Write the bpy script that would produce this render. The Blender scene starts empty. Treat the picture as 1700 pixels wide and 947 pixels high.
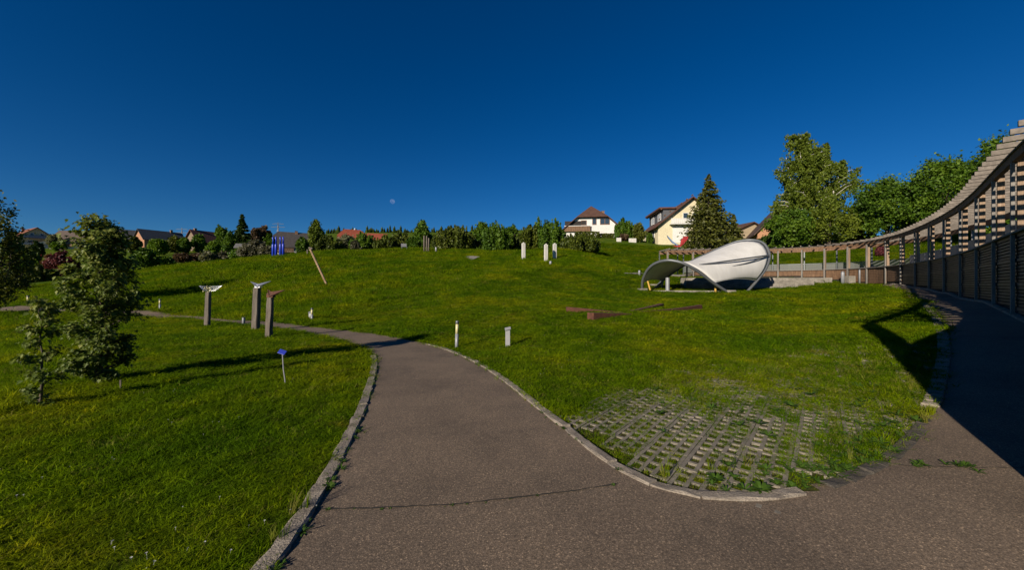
import bpy, bmesh, math, random
import numpy as np
from mathutils import Vector, Matrix
R = math.radians
random.seed(7); RNG = np.random.default_rng(11)
scene = bpy.context.scene
COL = scene.collection
# ------------------------------------------------------------------ camera
F = 620.0; KY = F / 680.0; HY = 473.5; EYE = 1.7
cam = bpy.data.cameras.new('camera'); cam.sensor_width = 36; cam.lens = 36 * F / 1700
cam.clip_start = .05; cam.clip_end = 20000
camo = bpy.data.objects.new('camera', cam); COL.objects.link(camo)
camo.location = (0, 0, EYE); camo.rotation_euler = (R(90), 0, 0); scene.camera = camo
# ------------------------------------------------------------------ sky, sun, exposure
SUN_AZ = R(37.5); SUN_EL = R(21.2)          # the direction shadows run (right of straight ahead), and the height of the sun
to_sun = Vector((-math.sin(SUN_AZ) * math.cos(SUN_EL), -math.cos(SUN_AZ) * math.cos(SUN_EL), math.sin(SUN_EL)))
world = bpy.data.worlds.new('World'); scene.world = world; world.use_nodes = True
nt = world.node_tree; nt.nodes.clear()
sky = nt.nodes.new('ShaderNodeTexSky'); sky.sky_type = 'NISHITA'; sky.sun_disc = False
sky.sun_elevation = SUN_EL; sky.sun_rotation = math.atan2(to_sun.x, to_sun.y)
sky.altitude = 2200; sky.air_density = 1.0; sky.dust_density = 0.0; sky.ozone_density = 4.0
hs = nt.nodes.new('ShaderNodeHueSaturation'); hs.inputs['Saturation'].default_value = 1.30; hs.inputs['Value'].default_value = 0.80
bg = nt.nodes.new('ShaderNodeBackground'); bg.inputs['Strength'].default_value = 0.05
wo = nt.nodes.new('ShaderNodeOutputWorld')
nt.links.new(sky.outputs[0], hs.inputs['Color']); tn = nt.nodes.new('ShaderNodeMix'); tn.data_type = 'RGBA'; tn.blend_type = 'MULTIPLY'; tn.inputs[0].default_value = 1; tn.inputs[7].default_value = (.74, 1.01, 1.19, 1)
nt.links.new(hs.outputs[0], tn.inputs[6]); nt.links.new(tn.outputs[2], bg.inputs['Color']); nt.links.new(bg.outputs[0], wo.inputs[0])
sl = bpy.data.lights.new('sun', 'SUN'); sl.energy = 5.0; sl.angle = R(.5); sl.color = (1, .88, .72)
so = bpy.data.objects.new('sun', sl); COL.objects.link(so); so.rotation_euler = (-to_sun).to_track_quat('-Z', 'Y').to_euler()
scene.view_settings.view_transform = 'Standard'; scene.view_settings.look = 'None'
scene.view_settings.exposure = 0.5; scene.view_settings.gamma = 1
# ------------------------------------------------------------------ helpers
def P(px, py, y680):
    "a point of the photograph at a distance (in metres for a 680 px lens)"
    return np.array([(px - 850) / 680 * y680, y680 * KY, EYE - (py - HY) / 680 * y680])
def tag(o, label=None, cat=None, group=None, kind=None):
    if label: o['label'] = label
    if cat: o['category'] = cat
    if group: o['group'] = group
    if kind: o['kind'] = kind
    return o
def empty(name, loc=(0, 0, 0), rz=0, label=None, cat=None, group=None, kind=None):
    o = bpy.data.objects.new(name, None); COL.objects.link(o); o.location = tuple(loc); o.rotation_euler = (0, 0, rz)
    o.empty_display_size = .1
    return tag(o, label, cat, group, kind)
def link(name, me, mat, parent=None, **k):
    o = bpy.data.objects.new(name, me); COL.objects.link(o)
    if mat is not None and not me.materials: me.materials.append(mat)
    if parent: o.parent = parent
    return tag(o, **k)
def np_mesh(name, V, Fc, smooth=False, tint=None):
    V = np.asarray(V, np.float32); Fc = np.asarray(Fc, np.int32); n, k = Fc.shape
    me = bpy.data.meshes.new(name); me.vertices.add(len(V)); me.vertices.foreach_set('co', V.ravel())
    me.loops.add(n * k); me.loops.foreach_set('vertex_index', Fc.ravel())
    me.polygons.add(n); me.polygons.foreach_set('loop_start', np.arange(n, dtype=np.int32) * k)
    if smooth: me.polygons.foreach_set('use_smooth', np.ones(n, bool))
    if tint is not None:
        a = me.attributes.new('tint', 'FLOAT', 'FACE'); a.data.foreach_set('value', np.asarray(tint, np.float32))
    me.update(calc_edges=True); me.validate()
    return me
class MB:
    def __init__(s): s.v = []; s.f = []
    def add(s, v, f):
        b = len(s.v); s.v += [tuple(map(float, p)) for p in v]; s.f += [tuple(i + b for i in q) for q in f]; return s
    def box(s, c, size, rz=0, M=None):
        x, y, z = (d / 2 for d in size); m = Matrix.Rotation(rz, 3, 'Z') if M is None else M
        pts = [Vector(c) + m @ Vector((i * x, j * y, k * z)) for k in (-1, 1) for j in (-1, 1) for i in (-1, 1)]
        return s.hexa(pts)
    def hexa(s, p): return s.add(p, [(0, 2, 3, 1), (4, 5, 7, 6), (0, 1, 5, 4), (2, 6, 7, 3), (0, 4, 6, 2), (1, 3, 7, 5)])
    def bar(s, a, b, w, h, up=(0, 0, 1)):
        a = Vector(a); b = Vector(b); d = (b - a); L = d.length; d.normalize(); u = Vector(up)
        if abs(d.dot(u)) > .98: u = Vector((0, 1, 0))
        x = d.cross(u).normalized(); u = x.cross(d)
        M = Matrix((x, d, u)).transposed()
        return s.box((a + b) / 2, (w, L, h), M=M)
    def tube(s, pts, r, n=8, caps=True):
        pts = [Vector(p) for p in pts]; rr = r if hasattr(r, '__len__') else [r] * len(pts); rings = []; ref = Vector((.31, .57, .76))
        V = []; Fc = []
        prev = None
        for i, p in enumerate(pts):
            d = (pts[min(i + 1, len(pts) - 1)] - pts[max(i - 1, 0)]).normalized()
            x = d.cross(prev if prev is not None else ref)
            if x.length < 1e-4: x = d.cross(Vector((1, 0, 0)))
            x.normalize(); y = d.cross(x).normalized(); prev = -y if False else (prev if prev is not None else ref)
            for k in range(n):
                a = 2 * math.pi * k / n; V.append(p + (x * math.cos(a) + y * math.sin(a)) * rr[i])
        for i in range(len(pts) - 1):
            for k in range(n):
                k2 = (k + 1) % n; Fc.append((i * n + k, i * n + k2, (i + 1) * n + k2, (i + 1) * n + k))
        if caps: Fc += [tuple(range(n))[::-1], tuple((len(pts) - 1) * n + k for k in range(n))]
        return s.add(V, Fc)
    def slab(s, poly, off):
        "polygon thickened by the vector off"
        n = len(poly); o = Vector(off); P2 = [Vector(p) for p in poly]
        return s.add(P2 + [p + o for p in P2], [tuple(range(n)), tuple(range(2 * n - 1, n - 1, -1))] + [(i, i + n, (i + 1) % n + n, (i + 1) % n) for i in range(n)])
    def mesh(s, name, smooth=False):
        me = bpy.data.meshes.new(name); me.from_pydata(s.v, [], s.f); me.update()
        bm = bmesh.new(); bm.from_mesh(me); bmesh.ops.recalc_face_normals(bm, faces=bm.faces); bm.to_mesh(me); bm.free()
        if smooth: me.polygons.foreach_set('use_smooth', [True] * len(me.polygons))
        return me
    def build(s, name, mat, parent=None, smooth=False, bevel=0, **k):
        o = link(name, s.mesh(name, smooth), mat, parent, **k)
        if bevel:
            b = o.modifiers.new('bevel', 'BEVEL'); b.width = bevel; b.segments = 2; b.limit_method = 'ANGLE'
        return o
# ------------------------------------------------------------------ materials
def new_mat(name):
    m = bpy.data.materials.new(name); m.use_nodes = True; t = m.node_tree
    return m, t, t.nodes['Principled BSDF'], t.nodes['Material Output']
def N(t, kind, **k):
    n = t.nodes.new(kind)
    for a, v in k.items(): setattr(n, a, v)
    return n
def ramp(t, fac, stops):
    r = N(t, 'ShaderNodeValToRGB'); e = r.color_ramp.elements
    while len(e) < len(stops): e.new(.5)
    for i, (p, c) in enumerate(stops): e[i].position = p; e[i].color = (*c, 1)
    t.links.new(fac, r.inputs[0]); return r.outputs[0]
def noise(t, scale, detail=4, rough=.6, vec=None, dim='3D'):
    n = N(t, 'ShaderNodeTexNoise'); n.inputs['Scale'].default_value = scale; n.inputs['Detail'].default_value = detail; n.inputs['Roughness'].default_value = rough
    if vec is not None: t.links.new(vec, n.inputs['Vector'])
    return n.outputs['Fac']
def wpos(t): return N(t, 'ShaderNodeNewGeometry').outputs['Position']
def opos(t): return N(t, 'ShaderNodeTexCoord').outputs['Object']
def mixc(t, fac, a, b, mode='MIX'):
    m = N(t, 'ShaderNodeMix', data_type='RGBA', blend_type=mode)
    for s, v in ((m.inputs[0], fac), (m.inputs[6], a), (m.inputs[7], b)):
        if hasattr(v, 'links'): t.links.new(v, s)
        else: s.default_value = v if not isinstance(v, tuple) else (*v, 1)
    return m.outputs[2]
def bump(t, b, h, strength, dist=.02):
    n = N(t, 'ShaderNodeBump'); n.inputs['Strength'].default_value = strength; n.inputs['Distance'].default_value = dist
    t.links.new(h, n.inputs['Height']); t.links.new(n.outputs[0], b.inputs['Normal'])
def surf(name, stops, scale, rough=.8, bumps=.3, bdist=.02, metal=0, stretch=None, space='w', fine=None):
    m, t, b, o = new_mat(name); v = wpos(t) if space == 'w' else opos(t)
    if stretch:
        mp = N(t, 'ShaderNodeMapping'); mp.inputs['Scale'].default_value = stretch; t.links.new(v, mp.inputs[0]); v = mp.outputs[0]
    n = noise(t, scale, 6, .65, v); c = ramp(t, n, stops)
    if fine: c = mixc(t, .35, c, ramp(t, noise(t, fine, 3, .6, v), [(.35, (.25, .25, .25)), (.65, (1, 1, 1))]), 'MULTIPLY')
    t.links.new(c, b.inputs['Base Color']); b.inputs['Roughness'].default_value = rough; b.inputs['Metallic'].default_value = metal
    if bumps: bump(t, b, noise(t, (fine or scale * 3), 4, .6, v), bumps, bdist)
    return m
def plain(name, c, rough=.6, metal=0, var=.12):
    lo = tuple(x * (1 - var) for x in c); hi = tuple(min(1, x * (1 + var)) for x in c)
    return surf(name, [(.3, lo), (.7, hi)], 4, rough, .1, .004, metal, space='o')
def leafmat(name, dark, mid, light, trans=.35, rough=.55, patch=None):
    m, t, b, o = new_mat(name)
    a = N(t, 'ShaderNodeAttribute', attribute_name='tint')
    c = ramp(t, a.outputs['Fac'], [(0, dark), (.5, mid), (1, light)])
    t.links.new(c, b.inputs['Base Color']); b.inputs['Roughness'].default_value = rough; b.inputs['Specular IOR Level'].default_value = .25
    tr = N(t, 'ShaderNodeBsdfTranslucent'); t.links.new(mixc(t, 1., c, (1., 1., .5), 'MULTIPLY'), tr.inputs['Color'])
    mx = N(t, 'ShaderNodeMixShader'); mx.inputs[0].default_value = trans
    t.links.new(b.outputs[0], mx.inputs[1]); t.links.new(tr.outputs[0], mx.inputs[2]); t.links.new(mx.outputs[0], o.inputs['Surface'])
    return m
def turf_colour(t, rnd=None):
    "colour of the turf by place: patches of lush, dry and dark grass"
    v = wpos(t)
    n1 = noise(t, .35, 5, .6, v); n2 = noise(t, 2.2, 4, .65, v)
    c = ramp(t, n1, [(.36, (.046, .096, .001)), (.5, (.076, .126, .0012)), (.64, (.118, .148, .002))])
    c2 = ramp(t, n2, [(.3, (.55, .60, .55)), (.55, (1, 1, 1)), (.75, (1.25, 1.12, .95))])
    c = mixc(t, .75, c, c2, 'MULTIPLY')
    dry = ramp(t, noise(t, .8, 4, .7, v), [(.60, (0, 0, 0)), (.74, (.55, .55, .55))])
    return mixc(t, dry, c, (.12, .085, .012))
def turf_mat():
    m, t, b, o = new_mat('turf'); c = turf_colour(t)
    a = N(t, 'ShaderNodeAttribute', attribute_name='soil')
    soil = ramp(t, noise(t, 14, 5, .7, wpos(t)), [(.3, (.035, .026, .015)), (.7, (.085, .064, .038))])
    far = noise(t, 9, 6, .75, wpos(t))
    c = mixc(t, .8, c, ramp(t, far, [(.3, (.42, .45, .4)), (.7, (1.1, 1.1, 1.1))]), 'MULTIPLY')
    c = mixc(t, a.outputs['Fac'], c, soil)
    t.links.new(c, b.inputs['Base Color']); b.inputs['Roughness'].default_value = .95; b.inputs['Specular IOR Level'].default_value = .1
    bump(t, b, far, .7, .15)
    return m
def blade_mat(name, gain, dry=0.):
    m, t, b, o = new_mat(name); c = turf_colour(t)
    oi = N(t, 'ShaderNodeObjectInfo')
    v = ramp(t, oi.outputs['Random'], [(0, (.55, .6, .5)), (.5, (1, 1, 1)), (.9, (1.45, 1.3, 1.1)), (1, (2.1, 1.6, 1.3))])
    c = mixc(t, 1., c, v, 'MULTIPLY')
    if dry: c = mixc(t, dry, c, (.20, .15, .05))
    c = mixc(t, 1., c, (gain, gain, gain), 'MULTIPLY')
    t.links.new(c, b.inputs['Base Color']); b.inputs['Roughness'].default_value = .7; b.inputs['Specular IOR Level'].default_value = .06
    tr = N(t, 'ShaderNodeBsdfTranslucent'); t.links.new(c, tr.inputs['Color'])
    mx = N(t, 'ShaderNodeMixShader'); mx.inputs[0].default_value = .5
    t.links.new(b.outputs[0], mx.inputs[1]); t.links.new(tr.outputs[0], mx.inputs[2]); t.links.new(mx.outputs[0], o.inputs['Surface'])
    return m
def asphalt_mat():
    m, t, b, o = new_mat('asphalt'); v = wpos(t)
    big = ramp(t, noise(t, .7, 5, .6, v), [(.3, (.78, .78, .79)), (.5, (1.0, 1.0, 1.0)), (.7, (1.22, 1.21, 1.19))])
    mid = ramp(t, noise(t, 60, 3, .7, v), [(.3, (.092, .070, .050)), (.55, (.170, .131, .096)), (.75, (.235, .184, .138))])
    vo = N(t, 'ShaderNodeTexVoronoi'); vo.inputs['Scale'].default_value = 105; t.links.new(v, vo.inputs['Vector'])
    sp = ramp(t, vo.outputs['Distance'], [(.0, (2.6, 2.5, 2.35)), (.2, (1.3, 1.28, 1.25)), (.5, (.72, .72, .72))])
    gr = ramp(t, N(t, 'ShaderNodeSeparateColor').outputs[0], [(0, (.55, .56, .58)), (.5, (.95, .94, .93)), (.86, (1.15, 1.1, 1.05)), (.95, (1.9, 1.85, 1.75)), (1, (2.6, 2.5, 2.3))]); sepn = [n for n in t.nodes if n.bl_idname == 'ShaderNodeSeparateColor'][0]; t.links.new(vo.outputs['Color'], sepn.inputs[0]); mid = mixc(t, .6, mid, gr, 'MULTIPLY')
    c = mixc(t, 1., mid, big, 'MULTIPLY'); c = mixc(t, .8, c, sp, 'MULTIPLY')
    st = ramp(t, noise(t, .9, 6, .75, v), [(.5, (1.04, 1.03, 1.02)), (.58, (.93, .93, .93)), (.72, (.66, .66, .67))])
    c = mixc(t, 1., c, st, 'MULTIPLY')
    t.links.new(c, b.inputs['Base Color']); b.inputs['Roughness'].default_value = .85; b.inputs['Specular IOR Level'].default_value = .3
    bump(t, b, vo.outputs['Distance'], .25, .004)
    return m
M = {}
M['turf'] = turf_mat(); M['blade'] = blade_mat('grass_blade', 1.6); M['dryblade'] = blade_mat('dry_blade', 1.6, .4)
M['asphalt'] = asphalt_mat()
M['granite'] = surf('granite', [(.3, (.15, .125, .10)), (.5, (.26, .22, .175)), (.72, (.38, .33, .27))], 6, .85, .8, .02, fine=60)
M['concrete'] = surf('concrete', [(.3, (.135, .118, .092)), (.7, (.245, .215, .172))], 5, .9, .5, .01, fine=45)
M['old_concrete'] = surf('old_concrete', [(.3, (.13, .12, .10)), (.7, (.34, .31, .265))], 1.6, .9, .5, .02, fine=12)
M['darkstone'] = surf('dark_stone', [(.3, (.035, .030, .025)), (.7, (.095, .082, .066))], 6, .9, .8, .02, fine=40)
M['joint'] = plain('joint', (.018, .016, .012), .95)
M['oldwood'] = surf('weathered_wood', [(.3, (.075, .060, .047)), (.55, (.14, .115, .092)), (.75, (.22, .185, .15))], 3, .85, .6, .01, stretch=(6, 6, .6), space='w', fine=24)
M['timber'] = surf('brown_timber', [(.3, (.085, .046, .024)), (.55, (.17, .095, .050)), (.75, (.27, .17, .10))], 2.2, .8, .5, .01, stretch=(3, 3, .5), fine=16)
M['greytimber'] = surf('grey_timber', [(.3, (.10, .085, .070)), (.55, (.175, .15, .125)), (.75, (.27, .235, .20))], 2, .85, .5, .01, fine=14)
M['postgrey'] = surf('silver_grey_timber', [(.3, (.12, .11, .098)), (.7, (.25, .23, .205))], 2, .75, .4, .01, stretch=(4, 4, .6), fine=18)
M['finwood'] = surf('fin_timber', [(.3, (.19, .125, .075)), (.55, (.29, .20, .13)), (.75, (.40, .30, .21))], 2.2, .8, .5, .01, stretch=(8, 8, .5), fine=16)
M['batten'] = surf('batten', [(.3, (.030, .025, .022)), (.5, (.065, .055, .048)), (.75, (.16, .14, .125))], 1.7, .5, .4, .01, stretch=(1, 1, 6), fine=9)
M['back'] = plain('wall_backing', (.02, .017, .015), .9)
M['steel'] = plain('grey_steel', (.13, .14, .15), .45, .4)
M['paintgrey'] = plain('grey_paint', (.22, .23, .25), .45, .1)
M['palegrey'] = plain('pale_grey_metal', (.30, .30, .31), .45, .2)
M['bright'] = plain('bright_steel', (.62, .63, .66), .28, .85)
M['rust'] = surf('rust', [(.3, (.045, .016, .009)), (.55, (.10, .034, .016)), (.75, (.16, .062, .028))], 7, .85, .5, .008, fine=50)
M['yellowpaint'] = plain('yellow_paint', (.42, .25, .04), .6)
M['lampglass'] = plain('lamp_glass', (.50, .46, .24), .35)
M['blue'] = plain('blue_paint', (.012, .04, .42), .4)
M['signblue'] = plain('sign_blue', (.02, .035, .30), .35)
M['redpaint'] = plain('red_paint', (.33, .03, .03), .5)
M['membrane'] = surf('membrane', [(.25, (.50, .49, .46)), (.6, (.66, .65, .62)), (.8, (.71, .70, .675))], .5, .6, .03, .02, stretch=(1.5, 1, .5))
M['white'] = surf('white_stone', [(.3, (.42, .40, .37)), (.7, (.74, .72, .68))], 3, .8, .4, .01, stretch=(5, 5, .8), fine=20)
M['glass'] = plain('window_glass', (.03, .05, .075), .08)
M['whiteframe'] = plain('white_frame', (.58, .58, .56), .5)
M['brownframe'] = plain('brown_frame', (.17, .09, .05), .6)
M['bark'] = surf('bark', [(.3, (.035, .026, .018)), (.7, (.11, .085, .06))], 8, .9, .8, .02, stretch=(3, 3, .8))
M['birchbark'] = surf('birch_bark', [(.35, (.10, .09, .08)), (.5, (.58, .55, .50)), (.7, (.72, .70, .66))], 5, .8, .3, .01, stretch=(.5, .5, 3))
def wallmat(name, c): return surf(name, [(.3, tuple(x * .85 for x in c)), (.7, c)], .5, .9, .2, .01, fine=8)
def roofmat(name, c):
    m, t, b, o = new_mat(name); v = opos(t)
    w = N(t, 'ShaderNodeTexWave', wave_type='BANDS', bands_direction='Z'); w.inputs['Scale'].default_value = 1.6; w.inputs['Distortion'].default_value = 1.2; w.inputs['Detail'].default_value = 3; w.inputs['Detail Scale'].default_value = 4
    t.links.new(v, w.inputs['Vector'])
    n = ramp(t, noise(t, 1.6, 5, .7, v), [(.3, tuple(x * .65 for x in c)), (.7, tuple(x * 1.25 for x in c))])
    t.links.new(mixc(t, .5, n, ramp(t, w.outputs['Fac'], [(0, (.55, .55, .55)), (.6, (1, 1, 1))]), 'MULTIPLY'), b.inputs['Base Color']); b.inputs['Roughness'].default_value = .8
    bump(t, b, w.outputs['Fac'], .6, .05); return m
# ------------------------------------------------------------------ terrain
def W(x, y680, z): return np.array([x, y680 * KY, z])
# line of the curved pergola wall (near end -> far end), metres for the 680 px lens
pc = np.array([(3.7, 2.2), (7.0, 4.4), (10.4, 7.25), (12.7, 10.0), (15.6, 13.2), (18.1, 15.9), (20.5, 18.7), (22.6, 21.4), (24.6, 24.2), (26.3, 26.8), (27.9, 29.5), (29.0, 31.9), (29.8, 34.3), (29.9, 36.4), (29.3, 38.3), (28.2, 39.9), (26.1, 41.2), (21.2, 42.2), (16.0, 42.4)])
pc[:, 1] *= KY
def resample(p, step):
    p = np.asarray(p, float); d = np.r_[0, np.cumsum(np.hypot(*np.diff(p[:, :2], axis=0).T))]
    n = max(2, int(d[-1] / step)); s = np.linspace(0, d[-1], n)
    return np.stack([np.interp(s, d, p[:, i]) for i in range(p.shape[1])], 1), s
PC, PS = resample(pc, .15)
for _ in range(160): PC[1:-1] = (PC[:-2] + 2 * PC[1:-1] + PC[2:]) / 4
PS = np.r_[0, np.cumsum(np.hypot(*np.diff(PC, axis=0).T))]
PT = np.gradient(PC, axis=0); PT /= np.linalg.norm(PT, axis=1)[:, None]
PN = np.stack([PT[:, 1], -PT[:, 0]], 1)              # outward normal (to the right of the way away)
def curve(s, off=0.):
    s = np.asarray(s, float)
    p = np.stack([np.interp(s, PS, PC[:, i]) for i in (0, 1)], -1); n = np.stack([np.interp(s, PS, PN[:, i]) for i in (0, 1)], -1)
    n /= np.linalg.norm(n, axis=-1)[..., None]
    return p + n * off
Q = PC[::6]; QN = PN[::6]
def sdist(x, y):
    "distance outward of the pergola wall line"
    x = np.asarray(x, float).ravel(); y = np.asarray(y, float).ravel(); out = np.empty(len(x))
    for i in range(0, len(x), 20000):
        dx = x[i:i + 20000, None] - Q[None, :, 0]; dy = y[i:i + 20000, None] - Q[None, :, 1]
        k = np.argmin(dx * dx + dy * dy, 1); r = np.arange(len(k))
        d = np.hypot(dx[r, k], dy[r, k]); out[i:i + 20000] = d * np.sign(dx[r, k] * QN[k, 0] + dy[r, k] * QN[k, 1])
    return out
Z_BEAM, Z_MID = 5.35, 3.15
ctrl = [W(*a) for a in [(0, 0, 0), (-4, 0, 0), (4, 0, .05), (0, -7, 0), (-9, -5, -.2), (9, -5, .3), (0, 5, 0), (3, 5, 0), (-3, 5, 0), (-7, 7, 0), (0, 9, 0), (4, 9, .06), (-4, 10, 0), (-12, 8.5, -.35), (-20, 10, -.8),
        (-9.4, 17.2, 0), (-15, 21, 0), (-25, 26.5, 0), (-34, 28, 0), (-48, 30, -.2), (-5.2, 14, 0), (-12, 13, 0), (-20, 18, -.15), (5.8, 5.6, .06), (4.4, 3.2, .1), (2, 3, 0), (-2, 2.5, 0)]]
ctrl += [P(*a) for a in [(1050, 526, 15.3), (930, 517, 16.4), (760, 562, 13.0), (850, 500, 20), (700, 525, 18), (640, 530, 19.3), (560, 500, 24), (560, 470, 30), (560, 440, 40), (560, 419, 52), (560, 424, 62),
        (400, 500, 26), (400, 470, 34), (400, 442, 44), (400, 431, 53), (400, 434, 64), (250, 500, 30), (250, 470, 38), (250, 452, 46), (250, 447, 60), (120, 490, 35), (50, 500, 33), (100, 473, 50), (0, 487, 45), (-150, 490, 45),
        (700, 450, 38), (700, 431, 47), (700, 417, 58), (700, 417, 70), (850, 470, 30), (850, 440, 42), (850, 425, 50), (900, 417, 58), (880, 415, 72), (1000, 460, 36), (1000, 430, 48), (1000, 408, 62), (1050, 404, 80), (1050, 452, 40),
        (1066, 483, 30), (1210, 487, 27), (1240, 485, 30), (1300, 480, 31), (1400, 472.5, 33), (1300, 520, 19), (1250, 560, 12.9), (1400, 520, 17.2), (1400, 600, 8.5), (1550, 560, 9.2), (1500, 500, 17.5), (1450, 490, 23.5),
        (30, 411, 180), (120, 412, 180), (220, 412, 170), (330, 412, 165), (480, 416, 140), (600, 407, 170), (700, 404, 190), (60, 442, 90), (200, 432, 100), (300, 432, 90), (340, 438, 72), (-200, 415, 180), (150, 450, 75),
        (980, 392, 106), (1100, 404, 90), (1200, 402, 92), (1150, 410, 72), (850, 408, 110), (600, 393, 420), (850, 396, 420), (480, 402, 420), (100, 418, 420), (1200, 425, 420), (-400, 425, 420), (1700, 425, 400)]]
for px, py, yy in [(1700, 540, 10.0), (1651, 508, 13.3), (1622, 497, 15.9), (1595, 489, 18.7), (1569, 483, 21.3), (1544, 477, 24.2), (1519, 473, 26.7), (1495, 470, 29.6), (1470, 468, 31.8), (1439, 467, 34.4), (1407, 466, 36.5), (1371, 463.5, 38.2), (1330, 462, 40), (1290, 461.5, 41.3), (1200, 461, 42.0), (1110, 460, 42.2)]:
    ctrl.append(P(px, py, yy))
ctrl += [np.array(a, float) for a in [(34, 50, 6), (55, 45, 8), (40, 20, 5), (30, 8, 3), (20, 0, 1.5), (60, 70, 10), (20, 60, 7), (90, 60, 12), (-900, 700, 20), (900, 700, 35), (0, 800, 35), (-2500, 2500, 30), (2500, 2500, 40), (0, 3000, 40), (-3000, 0, 0), (3000, 0, 30), (0, -200, -5), (-200, -100, -6), (200, -100, 6), (-120, 30, -3), (-120, 80, 3)]]
CP = np.array(ctrl)
SC = .02
def vnoise(x, y, sc, seed=0):
    "cheap smooth value noise 0..1"
    rg = np.random.default_rng(seed); Tn = rg.uniform(0, 1, (64, 64)); x = np.asarray(x) * sc; y = np.asarray(y) * sc; i = np.floor(x).astype(int); j = np.floor(y).astype(int); a = x - i; b = y - j; a = a * a * (3 - 2 * a); b = b * b * (3 - 2 * b)
    q = lambda p, r: Tn[p % 64, r % 64]
    return (q(i, j) * (1 - a) + q(i + 1, j) * a) * (1 - b) + (q(i, j + 1) * (1 - a) + q(i + 1, j + 1) * a) * b
def phi(r2): return np.where(r2 > 0, r2 * np.log(r2 + 1e-12), 0)
def warp(xy):  # compress the far distance so that the spline stays calm
    r = np.hypot(xy[:, 0], xy[:, 1]) + 1e-9; return xy * (np.log1p(r / 30) * 30 / r)[:, None]
A2 = warp(CP[:, :2]) * SC; n_ = len(A2)
Km = phi(((A2[:, None] - A2[None]) ** 2).sum(-1)) + np.eye(n_) * 2e-4
Pm = np.c_[np.ones(n_), A2]
SOL = np.linalg.solve(np.block([[Km, Pm], [Pm.T, np.zeros((3, 3))]]), np.r_[CP[:, 2], 0, 0, 0])
def gz(x, y):
    "height of the ground"
    sh = np.shape(x); x = np.asarray(x, float).ravel(); y = np.asarray(y, float).ravel(); out = np.empty(len(x))
    for i in range(0, len(x), 20000):
        a = warp(np.stack([x[i:i + 20000], y[i:i + 20000]], 1)) * SC
        out[i:i + 20000] = phi(((a[:, None] - A2[None]) ** 2).sum(-1)) @ SOL[:n_] + SOL[n_] + a @ SOL[n_ + 1:]
    rr0 = np.hypot(x, y); und = (vnoise(x, y, .13, 41) - .5) * .55 + (vnoise(x, y, .37, 42) - .5) * .20; out += und * np.clip((rr0 - 15) / 12, 0, 1) * np.clip((90 - rr0) / 40, 0, 1)
    # terrace behind the pergola wall
    near = (x > 0) & (y > 0) & (x < 80) & (y < 80)
    if near.any():
        s = np.full(len(x), -9.); s[near] = sdist(x[near], y[near])
        wgt = np.clip((s - .7) / 1.5, 0, 1); wgt = wgt * wgt * (3 - 2 * wgt) * np.clip((x - 6) / 10, 0, 1)
        fade = np.clip((40 - s) / 25, 0, 1)
        ter = Z_MID - .3 + np.maximum(0, s - 3.2) * .20
        out = np.where(s > 0, out * (1 - wgt * fade) + ter * wgt * fade, out)
    return out.reshape(sh)
def g1(x, y): return float(gz(np.array([x]), np.array([y]))[0])
def G(pix):
    "where the sight lines of photograph points first meet the ground"
    pix = np.atleast_2d(np.asarray(pix, float)); out = []
    ys = np.geomspace(1.2, 260, 700)
    for px, py in pix:
        X = (px - 850) / F * ys; Zr = EYE - (py - HY) / F * ys; d = Zr - gz(X, ys); k = np.argmax(d < 0)
        if not (d < 0).any(): k = len(ys) - 1
        k = max(k, 1); a = d[k - 1] / (d[k - 1] - d[k]) if d[k - 1] != d[k] else 0; y = ys[k - 1] + (ys[k] - ys[k - 1]) * a
        out.append(((px - 850) / F * y, y))
    return np.array(out)
def smooth_line(p, step=.15, it=30):
    q, _ = resample(p, step)
    for _ in range(it): q[1:-1] = (q[:-2] + 2 * q[1:-1] + q[2:]) / 4
    return q
def inside(poly, x, y):
    sh = np.shape(x); x = np.asarray(x).ravel(); y = np.asarray(y).ravel(); c = np.zeros(len(x), bool)
    b = (x > poly[:, 0].min()) & (x < poly[:, 0].max()) & (y > poly[:, 1].min()) & (y < poly[:, 1].max()); idx = np.nonzero(b)[0]
    xx, yy = x[idx], y[idx]; cc = np.zeros(len(idx), bool); x0, y0 = poly[-1]
    for x1, y1 in poly:
        if y0 != y1:
            k = ((y1 > yy) != (y0 > yy)) & (xx < (x0 - x1) * (yy - y1) / (y0 - y1) + x1); cc ^= k
        x0, y0 = x1, y1
    c[idx] = cc; return c.reshape(sh)
def near_line(line, x, y):
    "distance to a polyline's points, and the index of the nearest one"
    x = np.asarray(x).ravel(); y = np.asarray(y).ravel(); D = np.empty(len(x)); K = np.empty(len(x), int)
    for i in range(0, len(x), 8000):
        d = (x[i:i + 8000, None] - line[None, :, 0]) ** 2 + (y[i:i + 8000, None] - line[None, :, 1]) ** 2
        K[i:i + 8000] = d.argmin(1); D[i:i + 8000] = np.sqrt(d.min(1))
    return D, K
# edges of the asphalt
left_edge = smooth_line(np.r_[[(-1.75, -3.0), (-1.75, -.5)], G([(470, 947), (505, 880), (543, 815), (583, 740), (614, 665), (628, 605), (624, 587), (602, 574), (560, 563), (500, 552), (440, 544), (380, 537), (300, 529), (210, 522), (100, 518), (0, 517)]), [(-45, 26.0)]], .15, 12)
right_edge = smooth_line(np.r_[[(-45, 27.9)], G([(0, 510), (100, 511.5), (210, 516), (270, 520), (340, 526), (420, 533), (480, 538), (540, 545), (590, 551), (640, 559), (680, 566), (720, 575), (760, 589), (800, 609), (840, 637), (885, 675), (935, 713), (985, 757), (1040, 798), (1080, 818), (1130, 831), (1200, 838), (1270, 838), (1340, 829), (1400, 812), (1460, 788), (1510, 754), (1543, 715), (1560, 680), (1572, 640), (1579, 595), (1575, 557), (1560, 527), (1536, 502), (1505, 485), (1475, 476), (1445, 471.5), (1425, 470)])], .15, 12)
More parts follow.
